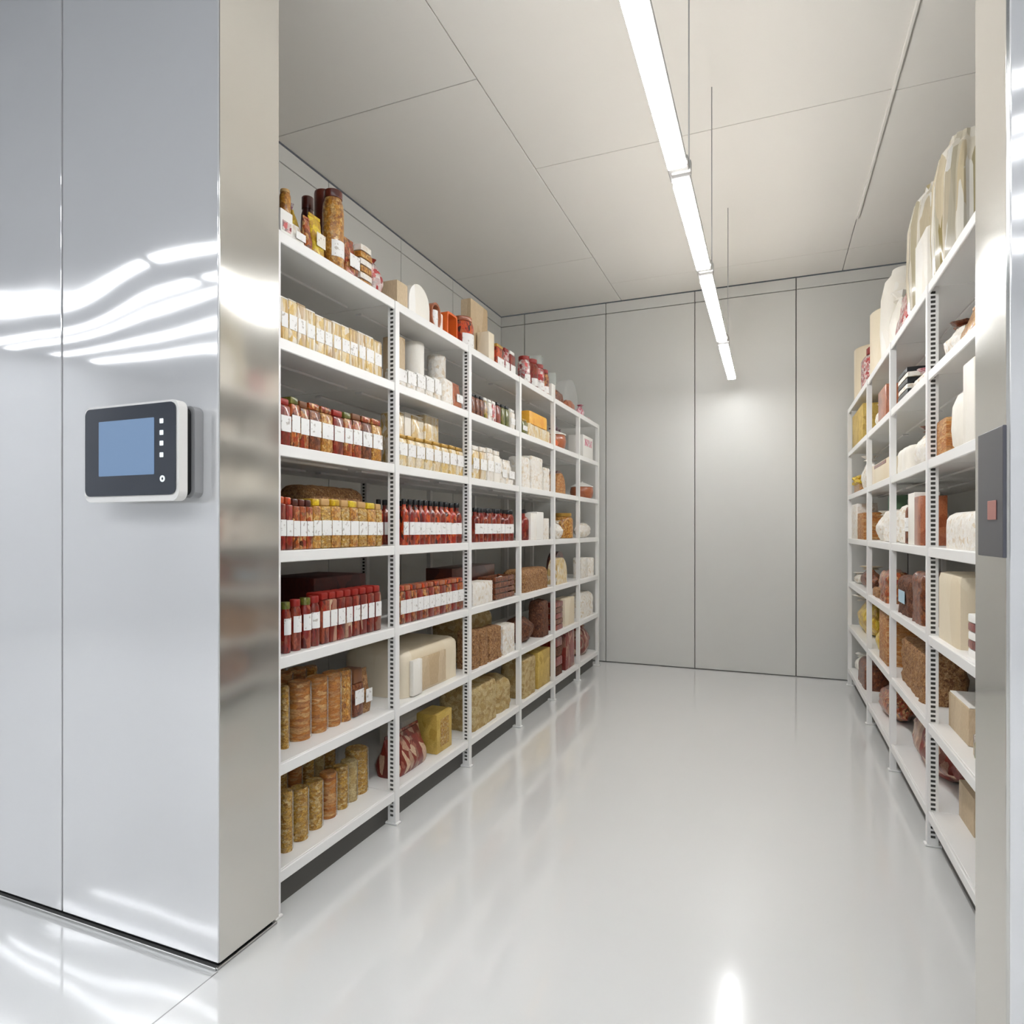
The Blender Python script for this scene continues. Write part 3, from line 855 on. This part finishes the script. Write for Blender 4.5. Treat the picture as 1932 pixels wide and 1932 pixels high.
for i, (a, b, t) in enumerate([(753, 769, 818), (770, 785, 822), (786, 802, 826), (803, 818, 829), (819, 833, 833), (834, 848, 837), (849, 862, 840), (863, 876, 844)]):
    P('L', 3, 1, a, b, t, 'sqjar', 'food_jar', 'low honey yellow jar', depth=.09, m='corn', lid='lidgold', lr=(.34, .72), lw=.97, lh=.12)
for i, (a, b, t, m) in enumerate([(892, 905, 840, 'corn'), (906, 919, 843, 'strip'), (920, 932, 845, 'plaster'), (933, 945, 850, 'ivory'), (946, 957, 864, 'plaster'), (958, 972, 868, 'plaster')]):
    P('L', 3, 2, a, b, t, 'packet' if i > 3 else 'sqjar', 'food_jar' if i < 4 else 'food_packet', ['yellow topped jar', 'straw coloured jar', 'speckled white jar', 'plain white jar', 'low white packet', 'wide white packet'][i], depth=.09, m=m, lid='plaster', lr=(.3, .62))
for i, (a, b, t) in enumerate([(985, 1001, 862), (1003, 1025, 862), (1027, 1038, 882)]):
    P('L', 3, 3, a, b, t, 'loaf', 'cheese_block', ['narrow white cheese block', 'tall white cheese block', 'short white cheese block'][i], depth=.12, m='plaster', rnd=.15, cat='cheese')
P('L', 3, 4, 1049, 1067, 893, 'arch', 'bread_loaf', 'round tan bread loaf', depth=.09, m='toast', cat='bread')
P('L', 3, 4, 1064, 1084, 888, 'arch', 'bread_basket', 'dark arched basket', sb=.14, depth=.1, m='choc', cat='basket')
P('L', 3, 5, 1105, 1118, 908, 'pot', 'copper_pot', 'copper tub with white lid', m='copper')

# ---------- fourth shelf
cuts = [530, 541, 554, 567, 579, 591, 607, 626, 645, 661, 677, 694, 711, 722]
for i in range(13):
    m = 'red' if i < 2 else ('spice' if i < 5 else ('amber' if i % 2 else 'golden'))
    lk = {'red': 'red relish jar', 'spice': 'russet relish jar', 'amber': 'amber grain jar', 'golden': 'golden grain jar'}[m]
    P('L', 4, 0, cuts[i], cuts[i + 1], [935, 937, 940, 941, 942, 940, 940, 941, 943, 944, 946, 948, 950][i], 'sqjar', 'food_jar', lk, depth=.1, m=m, lid={'red': 'orange', 'spice': 'choc', 'amber': 'yellow', 'golden': 'lidtan'}[m], lr=(.26, .56), lw=.96)
P('L', 4, 0, 602, 712, 918, 'loaf', 'bread_loaf', 'long flat tan bread loaf', sb=.16, depth=.2, m='loaf', rnd=.3)
n = 11
for i in range(n):
    a = 756 + i * 11.2
    P('L', 4, 1, a, a + 11.2, 941 + i * .9, 'bottle', 'sauce_bottle', ['orange sauce bottle', 'red sauce bottle'][i % 2], m=['orange', 'red'][i % 2], sh=.74, lr=(.22, .5))
    again(ITEMS[-1][0], -.16, 'middle row')
for i in range(9):
    a = 892 + i * 9.2
    t = P('L', 4, 2, a, a + 9.2, 958 + i * .6, 'jar' if i % 2 else 'bottle', 'sauce_jar' if i % 2 else 'sauce_bottle', ['dark red sauce bottle', 'dark red sauce jar'][i % 2], m='red', lr=(.24, .54))
for i, (a, b, t, m) in enumerate([(986, 996, 962, 'red'), (998, 1010, 968, 'ivory'), (1011, 1024, 966, 'white'), (1026, 1036, 978, 'plaster')]):
    P('L', 4, 3, a, b, t, 'carton' if i else 'bottle', 'food_carton' if i else 'sauce_bottle', ['wine red bottle', 'cream carton', 'plain white carton', 'white carton with brown edge'][i], depth=.09, m=m, lab=0)
P('L', 4, 4, 1051, 1070, 982, 'bag', 'flour_bag', 'crumpled white bag', depth=.13, m='plaster')
P('L', 4, 4, 1073, 1086, 968, 'jar', 'food_jar', 'amber glass jar', m='amber', lid='lidgold', lab=0)
P('L', 4, 5, 1098, 1122, 984, 'bag', 'flour_bag', 'low white bag', depth=.14, m='plaster', neck=0)

# ---------- fifth shelf
for i, (a, b, t) in enumerate([(530, 546, 1136), (547, 565, 1131), (566, 584, 1128), (585, 603, 1124)]):
    P('L', 5, 0, a, b, t, 'jar', 'sauce_jar', ['crimson jar with yellow glow', 'crimson arched jar'][i % 2], m='red', lid=['olive', 'lidred'][i % 2], lr=(.36, .68), cat='jar')
P('L', 5, 0, 622, 716, 1086, 'carton', 'storage_box', 'big dark maroon box', sb=.17, depth=.3, m='darkbox', lab=0, bev=.003)
for i, (a, b, t) in enumerate([(606, 621, 1118), (622, 636, 1116), (637, 652, 1114), (653, 666, 1112), (667, 680, 1110), (681, 694, 1108), (695, 707, 1106), (708, 720, 1104)]):
    P('L', 5, 0, a, b, t, 'sqjar', 'sauce_jar', ['brick red square jar', 'maroon square jar'][i % 2], depth=.1, m=['red', 'redbag'][i % 2], lid='lidred', lr=(.32, .64), lw=.9)
for i in range(11):
    a = 756 + i * 11.1
    P('L', 5, 1, a, a + 10.9, 1105 - i * 1.6, 'sqjar', 'sauce_jar', ['rust red small jar', 'copper red small jar'][i % 2], depth=.08, m=['spice', 'red'][i % 2], lid=['orange', 'copper'][i % 2], lr=(.26, .62), lw=.97)
P('L', 5, 2, 892, 930, 1098, 'carton', 'food_carton', 'low white carton', depth=.12, m='plaster', lab=0)
P('L', 5, 2, 934, 971, 1086, 'crate', 'food_crate', 'brown filled crate', depth=.14, m='brown', fill='plaster')
P('L', 5, 2, 896, 968, 1068, 'carton', 'storage_box', 'long dark brown box', sb=.2, depth=.2, m='choc', lab=0)
P('L', 5, 3, 987, 1037, 1072, 'loaf', 'bread_loaf', 'big brown rye loaf', depth=.2, m='loaf', rnd=.3, amp=.009)
P('L', 5, 4, 1050, 1070, 1052, 'arch', 'bread_loaf', 'upright cream loaf', depth=.09, m='corn', cat='bread')
P('L', 5, 4, 1066, 1085, 1040, 'arch', 'bread_basket', 'dark arched wicker basket', sb=.14, depth=.08, m='choc', cat='basket')
P('L', 5, 5, 1097, 1109, 1052, 'carton', 'food_carton', 'white block carton', depth=.09, m='plaster', lab=0)
P('L', 5, 5, 1112, 1123, 1052, 'cyl', 'food_canister', 'round white canister', m='plaster')

# ---------- sixth shelf: tall rolls standing back from the edge
for i, (a, b, t, m) in enumerate([(530, 543, 1295, 'golden'), (545, 580, 1287, 'toast'), (582, 612, 1277, 'toast'), (613, 639, 1268, 'toast'), (640, 661, 1263, 'amber')]):
    r = P('L', 6, 0, a, b, t, 'roll', 'bread_roll', ['speckled golden bread roll', 'pale ended brown roll', 'ridged toast brown roll', 'ridged chestnut brown roll', 'deep amber roll'][i], sb=.1, m=m)
    again(r, -.2, 'middle row'); again(r, -.4, 'back row')
P('L', 6, 0, 665, 684, 1262, 'sqjar', 'food_jar', 'brown jar with white label', sb=.1, depth=.1, m='brown', lid='lidbrown', lh=.3)
P('L', 6, 0, 686, 702, 1262, 'packet', 'food_packet', 'tan packet', sb=.1, depth=.08, m='loaf')
P('L', 6, 1, 760, 868, 1214, 'block', 'foam_housing', 'large cream moulded block', sb=.06, depth=.4, m='cream', rnd=.22, face='beige', cat='block')
for i, (a, b, t) in enumerate([(892, 906, 1190), (907, 922, 1188), (923, 947, 1183)]):
    P('L', 6, 2, a, b, t, 'loaf', 'seed_loaf', ['dark seeded loaf', 'speckled seeded loaf', 'pinkish brown seeded loaf'][i], depth=.12, m='loaf', rnd=.15, amp=.008)
P('L', 6, 2, 949, 972, 1178, 'loaf', 'cheese_block', 'white marbled block', depth=.13, m='plaster', rnd=.1, cat='cheese')
P('L', 6, 2, 893, 955, 1155, 'loaf', 'bread_loaf', 'broad olive tan loaf', sb=.2, depth=.24, m='sand', rnd=.3)
P('L', 6, 3, 987, 1019, 1160, 'bag', 'bread_loaf', 'domed dark brown loaf', depth=.24, m='darkloaf', neck=0, cat='bread')
P('L', 6, 3, 1022, 1037, 1132, 'loaf', 'bread_loaf', 'tall chestnut loaf', depth=.13, m='darkloaf', amp=.009)
P('L', 6, 4, 1049, 1064, 1134, 'stack', 'meat_stack', 'stack of red brown slices', depth=.12, m='red', m2='brown', n=5, cat='meat')
P('L', 6, 4, 1066, 1084, 1128, 'carton', 'food_carton', 'pale cream carton', depth=.13, m='cream', lab=0)
P('L', 6, 5, 1098, 1122, 1117, 'loaf', 'bread_loaf', 'floury white loaf', depth=.2, m='plaster', rnd=.4)

# ---------- bottom shelf
for i, (a, b, t) in enumerate([(529, 549, 1492), (550, 577, 1487), (579, 604, 1473), (606, 630, 1458), (632, 652, 1446), (654, 676, 1432), (680, 708, 1413)]):
    r = P('L', 7, 0, a, b, t, 'roll', 'bread_roll', ['mustard yellow grain roll', 'golden brown grain roll', 'pale gold grain roll'][i % 3], sb=.07 + i * .01, m=['golden', 'golden', 'golden', 'toast', 'golden', 'sand', 'golden'][i])
    again(r, -.2, 'middle row'); again(r, -.4, 'back row')
P('L', 7, 1, 754, 818, 1378, 'packet', 'food_sack', 'dark red sack with white streaks', sb=.05, depth=.2, m='redbag', lab=0, cat='bag')
P('L', 7, 1, 824, 853, 1342, 'carton', 'food_carton', 'gold box with brown panel', sb=.06, depth=.14, m='gold', pm='golden', lr=(.15, .85), lw=.55)
P('L', 7, 1, 772, 815, 1352, 'carton', 'food_carton', 'white box', sb=.31, depth=.16, m='ivory', lab=0)
P('L', 7, 2, 892, 939, 1288, 'loaf', 'bread_loaf', 'large golden tan loaf', sb=.04, depth=.26, m='sand', rnd=.12, amp=.008)
P('L', 7, 2, 942, 972, 1277, 'loaf', 'bread_loaf', 'crumbly greyish loaf', sb=.05, depth=.24, m='sand', rnd=.35, amp=.014)
P('L', 7, 3, 987, 1012, 1240, 'loaf', 'bread_loaf', 'wide olive gold loaf', depth=.2, m='sand', rnd=.15)
P('L', 7, 3, 1015, 1038, 1226, 'carton', 'food_carton', 'ochre flat carton', depth=.2, m='gold', lab=0)
P('L', 7, 4, 1049, 1064, 1196, 'stack', 'meat_stack', 'dark brown meat slab stack', depth=.2, m='darkloaf', m2='red', n=4, cat='meat')
P('L', 7, 4, 1067, 1084, 1186, 'carton', 'food_carton', 'red brown box', depth=.2, m='redbag', lab=0)
P('L', 7, 5, 1097, 1123, 1170, 'bag', 'food_bag', 'bulging red striped bag', depth=.22, m='redbag')

# ---------- RIGHT RACK
P('R', 1, 0, 1800, 1838, 268, 'vase', 'ribbed_jar', 'ribbed olive and clear jar', m='ribglass', flute=.06, cat='vase')
P('R', 1, 0, 1764, 1799, 340, 'vase', 'ribbed_jar', 'ribbed cream jar', m='ribglass', flute=.05, cat='vase')
P('R', 1, 1, 1729, 1752, 412, 'block', 'foam_block', 'tall ivory block with stain', depth=.16, m='ivory', rnd=.2)
P('R', 1, 1, 1706, 1726, 487, 'vase', 'ribbed_jar', 'small white vase', m='ivory', flute=.0, cat='vase')
P('R', 1, 1, 1688, 1705, 535, 'packet', 'food_packet', 'crimson packet', depth=.1, m='redwhite', lab=0)
P('R', 1, 2, 1664, 1682, 545, 'bag', 'flour_bag', 'tall pale bag', depth=.15, m='ivory')
P('R', 1, 2, 1640, 1656, 643, 'cyl', 'food_canister', 'pinkish cream canister', m='cream')
P('R', 1, 3, 1622, 1633, 650, 'cyl', 'food_canister', 'cream canister beside red jar', m='cream')
P('R', 1, 3, 1608, 1620, 668, 'jar', 'food_jar', 'red and white banded jar', m='redwhite', lid='lidred', lab=0)

P('R', 2, 0, 1803, 1838, 548, 'packet', 'food_packet', 'glossy amber packet', depth=.12, m='amber', lab=0)
P('R', 2, 0, 1764, 1799, 592, 'bag', 'food_bag', 'white bag of brown curls', depth=.14, m='plaster', seal='brown')
P('R', 2, 1, 1712, 1740, 684, 'bag', 'food_bag', 'pink topped white bag', depth=.14, m='plaster', seal='pink')
P('R', 2, 1, 1689, 1708, 690, 'stack', 'crispbread_stack', 'grey striped stack', depth=.12, m='plaster', m2='cap', n=6, cat='food')
P('R', 2, 2, 1655, 1670, 727, 'carton', 'food_carton', 'dusty pink carton', depth=.14, m='copper', lab=0)
P('R', 2, 2, 1642, 1653, 758, 'bag', 'food_bag', 'black and white bag', depth=.12, m='plaster')
P('R', 2, 3, 1608, 1628, 762, 'carton', 'food_carton', 'tan carton', depth=.2, m='gold', lab=0)

P('R', 3, 0, 1816, 1838, 672, 'carton', 'foam_board', 'tall upright ivory board', depth=.12, m='ivory', lab=0, bev=.008, cat='board')
P('R', 3, 0, 1787, 1814, 738, 'vase', 'ribbed_pot', 'white fluted pot', m='ivory', flute=.03, cat='pot')
P('R', 3, 0, 1766, 1785, 786, 'block', 'cheese_wedge', 'tan wedge', depth=.14, m='toast', rnd=.05, cat='cheese')
P('R', 3, 1, 1712, 1741, 797, 'bag', 'food_bag', 'cream and brown crumpled bag', depth=.16, m='plaster', seal='brown')
P('R', 3, 1, 1690, 1710, 838, 'loaf', 'cheese_block', 'cream cheese block', depth=.14, m='ivory', cat='cheese')
P('R', 3, 2, 1641, 1672, 862, 'carton', 'food_carton', 'pale cream wide carton', depth=.14, m='cream', lab=0, lab2=('red', .8, .95))
P('R', 3, 3, 1617, 1630, 858, 'bag', 'flour_bag', 'white flour bag', depth=.14, m='plaster')
P('R', 3, 3, 1603, 1615, 893, 'plant', 'flower_bunch', 'yellow flower bunch', depth=.14, m='yellow')

P('R', 4, 0, 1780, 1838, 962, 'block', 'layer_cake', 'white iced brown cake', depth=.2, m='plaster', rnd=.3, cat='cake')
P('R', 4, 0, 1768, 1800, 925, 'carton', 'food_carton', 'tall amber box', sb=.3, depth=.14, m='toast', lab=0)
P('R', 4, 0, 1803, 1836, 918, 'carton', 'food_carton', 'golden brown box', sb=.3, depth=.14, m='amber', lab=0)
for i, (a, b, t, m) in enumerate([(1690, 1701, 928, 'plaster'), (1702, 1713, 932, 'ivory'), (1714, 1725, 938, 'copper'), (1726, 1739, 942, 'brown')]):
    P('R', 4, 1, a, b, t, ['bottle', 'carton', 'carton', 'jar'][i], ['food_bottle', 'food_carton', 'food_carton', 'food_jar'][i], ['white bottle with black cap', 'slim white carton', 'copper brown carton', 'brown jar with white band'][i], depth=.12, m=m, lab=i == 3)
P('R', 4, 2, 1656, 1671, 938, 'jar', 'food_jar', 'dark green lidded jar', m='plaster', lid='green', lh=.3, lab=0)
P('R', 4, 2, 1642, 1655, 963, 'bag', 'flour_bag', 'white bag with brown crumbs', depth=.14, m='plaster')
P('R', 4, 3, 1617, 1629, 967, 'carton', 'food_carton', 'amber carton', depth=.16, m='toast', lab=0)
P('R', 4, 3, 1603, 1614, 950, 'carton', 'food_carton', 'grey white carton', depth=.16, m='plaster', lab=0)

P('R', 5, 0, 1768, 1810, 1086, 'block', 'foam_block', 'tall cream grained block', depth=.2, m='cream', rnd=.12)
P('R', 5, 0, 1822, 1838, 1160, 'stack', 'cake_slice_stack', 'red and white layered stack', depth=.14, m='ivory', m2='red', n=5, cat='cake')
P('R', 5, 1, 1692, 1716, 1090, 'loaf', 'bread_loaf', 'tall rusty loaf with blue tag', depth=.16, m='darkloaf', amp=.012, lab=1, pm='blue')
P('R', 5, 1, 1718, 1740, 1082, 'loaf', 'bread_loaf', 'tall chocolate brown loaf', depth=.16, m='brown', amp=.012)
P('R', 5, 2, 1655, 1671, 1078, 'loaf', 'smoked_meat', 'rusty meat joint', depth=.16, m='spice', amp=.016, rnd=.4, cat='meat')
P('R', 5, 2, 1642, 1653, 1112, 'loaf', 'bread_loaf', 'small tan loaf', depth=.12, m='loaf')
P('R', 5, 3, 1613, 1629, 1070, 'bag', 'food_bag', 'brown and cream wrapped bag', depth=.16, m='brown', seal='cream')
P('R', 5, 3, 1602, 1611, 1082, 'bag', 'flour_bag', 'small white bag', depth=.1, m='plaster')

P('R', 6, 0, 1762, 1794, 1336, 'carton', 'food_carton', 'peach tan carton', sb=.08, depth=.2, m='beige', lab=0, flap='ivory')
P('R', 6, 0, 1797, 1837, 1345, 'jar', 'food_jar', 'squat dark jar with rust lid', sb=.06, m='multi', lid='lidred', lab=0, lh=.28)
P('R', 6, 1, 1692, 1736, 1232, 'loaf', 'wrapped_parcel', 'crumpled golden brown parcel', sb=.05, depth=.2, m='loaf', rnd=.18, amp=.016, pn='parcel_body', cat='parcel')
P('R', 6, 2, 1656, 1671, 1158, 'carton', 'food_carton', 'amber brown carton', depth=.2, m='toast', lab=0)
P('R', 6, 2, 1641, 1654, 1178, 'bag', 'food_bag', 'vivid yellow bag', depth=.14, m='yellow')
P('R', 6, 3, 1603, 1629, 1132, 'bag', 'food_bag', 'large yellow and white bag', depth=.22, m='yellow', seal='plaster')

P('R', 7, 0, 1764, 1786, 1505, 'carton', 'food_carton', 'pale tan tall box', sb=.12, depth=.2, m='beige', lab=0)
P('R', 7, 0, 1789, 1837, 1510, 'pot', 'round_cake', 'large glazed brown tub', sb=.08, m='choc', lid='copper', cat='tub')
P('R', 7, 1, 1688, 1740, 1365, 'bag', 'meat_joint', 'large dark red meat joint', sb=.05, depth=.3, m='redbag', neck=0, cat='meat')
P('R', 7, 2, 1644, 1671, 1308, 'bag', 'meat_joint', 'brown knobbly meat bundle', depth=.24, m='spice', neck=0, cat='meat')
P('R', 7, 3, 1615, 1629, 1250, 'loaf', 'bread_loaf', 'rounded brown loaf', depth=.2, m='brown')
P('R', 7, 3, 1602, 1613, 1240, 'bag', 'flour_bag', 'upright white sack', depth=.16, m='ivory')

# let neighbours on one shelf stand clear of each other
for key in {b[3] for b in BOX}:
    bs = [b for b in BOX if b[3] == key]
    held = {id(a[0]) for a in bs for b in bs if a is not b and b[6] and not a[6] and abs(a[0].location.y - b[0].location.y) < .06 and abs(a[0].location.x - b[0].location.x) < .05}
    for _ in range(60):
        for i, a in enumerate(bs):
            for b in bs[i + 1:]:
                if a[6] or b[6]: continue
                if abs(a[0].location.x - b[0].location.x) >= (a[2] + b[2]) / 2 + .003: continue
                d = b[0].location.y - a[0].location.y
                ov = (a[1] + b[1]) / 2 + .002 - abs(d)
                if ov <= 0: continue
                sg = 1 if d >= 0 else -1
                fa, fb = id(a[0]) in held, id(b[0]) in held
                if fa and fb: continue
                ka, kb = (0, 1) if fa else ((1, 0) if fb else (.5, .5))
                a[0].location.y = min(max(a[0].location.y - sg * ov * ka, a[4] + a[1] / 2), a[5] - a[1] / 2)
                b[0].location.y = min(max(b[0].location.y + sg * ov * kb, b[4] + b[1] / 2), b[5] - b[1] / 2)
for q in LATER: again_now(*q)
# a label for every thing on the racks: its look, then the place only where looks repeat
ORD = ['leftmost', 'second', 'third', 'fourth', 'fifth', 'sixth', 'seventh', 'eighth', 'ninth', 'tenth', 'eleventh', 'twelfth', 'thirteenth']
cells = {}
for it in ITEMS:
    cells.setdefault((it[1], it[3], it[4], it[5], it[6]), []).append(it)
for (look, side, lev, bay, row), its in cells.items():
    its.sort(key=lambda i: i[7] if side == 'L' else -i[7])
    place = (row + ' of ' if row else '') + SHN[lev - 1] + ', ' + (BAYL if side == 'L' else BAYR)[bay]
    same_row = [k for k in cells if k[0] == look and k[1:4] == (side, lev, bay)]
    fr = '' if row or len(same_row) < 2 else 'front row of '
    for n_, it in enumerate(its):
        if len(its) > 1:
            if n_ == 0: lk = 'leftmost ' + look
            elif n_ == len(its) - 1: lk = 'rightmost ' + look
            else: lk = ORD[n_] + ' ' + look + ' from left'
        else: lk = look
        it[0]['label'] = lk + ', ' + fr + place
        it[0]['category'] = it[2]
        if len(its) > 1 or fr or row: it[0]['group'] = look + 's on the ' + SHN[lev - 1]
        if 'h' in it[0]: del it[0]['h']

# ------------------------------------------------------------------ control panel on the left front wall
YFr = YF - .095
xr = x_on_y(337, YFr); xl = x_on_y(160, YFr)
zt, zb = z_at(752, xr, YFr), z_at(944, xr, YFr)
cp = empty('control_panel', ((xl + xr) / 2, YF, (zt + zb) / 2))
tag(cp, 'white control panel with dark glass front and blue screen on the left steel wall', 'control panel')
w = xr - xl; h = zt - zb
def plate(x0, x1, z0, z1, y0, y1, bev, seg=4):
    """upright plate with rounded corners in the XZ plane"""
    bm = bmesh.new(); pts = []
    for cx, cz, a0 in ((x1 - bev, z1 - bev, 0), (x0 + bev, z1 - bev, 90), (x0 + bev, z0 + bev, 180), (x1 - bev, z0 + bev, 270)):
        for i in range(seg + 1):
            a = math.radians(a0 + 90 * i / seg); pts.append((cx + bev * math.cos(a), cz + bev * math.sin(a)))
    f = [bm.verts.new((x, y0, z)) for x, z in pts]; b = [bm.verts.new((x, y1, z)) for x, z in pts]
    n = len(pts); bm.faces.new(f); bm.faces.new(b[::-1])
    for i in range(n): bm.faces.new((f[i], b[i], b[(i + 1) % n], f[(i + 1) % n]))
    return bm
yo = -.095
finish('casing', plate(-w / 2, w / 2, -h / 2, h / 2, yo, yo + .035, .03, 6), M['dev_white'], cp)
gl = finish('glass_front', plate(-w / 2 + .007, w / 2 - .010, -h / 2 + .020, h / 2 - .008, yo - .004, yo - .0003, .024, 6), M['dev_dark'], cp)
Yg = YFr - .004
sx0, sx1 = x_on_y(187, Yg) - cp.location.x, x_on_y(291, Yg) - cp.location.x
mz = lambda py, px: z_at(py, x_on_y(px, Yg), Yg) - cp.location.z
finish('screen', plate(sx0, sx1, mz(897, 240), mz(792, 240), yo - .0055, yo - .0042, .003, 2), M['dev_screen'], cp)
bx = x_on_y(305, Yg) - cp.location.x
for py in (794, 816, 836, 858):
    zc = mz(py, 305)
    finish('button', plate(bx - .008, bx + .008, zc - .008, zc + .008, yo - .0055, yo - .0042, .002, 2), M['dev_btn'], cp)
zc = mz(903, 307); bm = bmesh.new(); n = 20
ri = [[bm.verts.new((bx + .004 + r * math.cos(2 * math.pi * i / n), y, zc + r * math.sin(2 * math.pi * i / n))) for i in range(n)] for r, y in ((.005, yo - .0042), (.005, yo - .0056), (.011, yo - .0056), (.011, yo - .0042))]
for q in range(4):
    p, s_ = ri[q], ri[(q + 1) % 4]
    for i in range(n): bm.faces.new((p[i], p[(i + 1) % n], s_[(i + 1) % n], s_[i]))
finish('round_button', bm, M['dev_btn'], cp)
finish('mount_gap', plate(-w / 2 + .12, w / 2 - .012, -h / 2 + .02, h / 2 - .02, yo + .0352, yo + .060, .02, 4), M['dev_black'], cp)
finish('wall_plate', plate(-w / 2 + .10, w / 2 + .005, -h / 2 + .012, h / 2 - .012, yo + .0602, -.0004, .025, 5), M['dev_grey'], cp)

# dark grey switch box on the right reveal
Xr_ = OR - .002
y0, y1 = y_on_x(1892, Xr_ - .008), y_on_x(1845, Xr_ - .008)
sb_ = empty('switch_box', (Xr_, (y0 + y1) / 2, 0)); tag(sb_, 'dark grey switch box with small reddish square on the right steel reveal', 'switch box')
zt, zb = z_at(812, Xr_, (y0 + y1) / 2), z_at(1050, Xr_, (y0 + y1) / 2)
bm = bmesh.new(); add_box(bm, -.008, -.0004, -(y1 - y0) / 2, (y1 - y0) / 2, zb, zt, .002, 0, 2); finish('box_body', bm, M['dark_plate'], sb_)
zc = z_at(962, Xr_, YF + .1)
bm = bmesh.new(); add_box(bm, -.0100, -.0082, -.05, .01, zc - .022, zc + .022, .001); finish('red_tag', bm, M['red_sticker'], sb_)

# ------------------------------------------------------------------ world, camera, view
w_ = bpy.data.worlds.new('world'); scene.world = w_; w_.use_nodes = True
w_.node_tree.nodes['Background'].inputs[0].default_value = (.9, .95, 1, 1)
w_.node_tree.nodes['Background'].inputs[1].default_value = .05

cam = bpy.data.cameras.new('camera'); co = bpy.data.objects.new('camera', cam); COL.objects.link(co)
co.location = (0, 0, H); co.rotation_euler = (math.pi / 2, 0, A)
cam.sensor_fit = 'HORIZONTAL'; cam.sensor_width = 36; cam.lens = F / 1932 * 36
cam.shift_y = 34 / 1932
cam.clip_start = .05
scene.camera = co
vs = scene.view_settings
vs.view_transform = 'Standard'; vs.look = 'None'; vs.gamma = 1; vs.use_curve_mapping = False; vs.exposure = 0.56
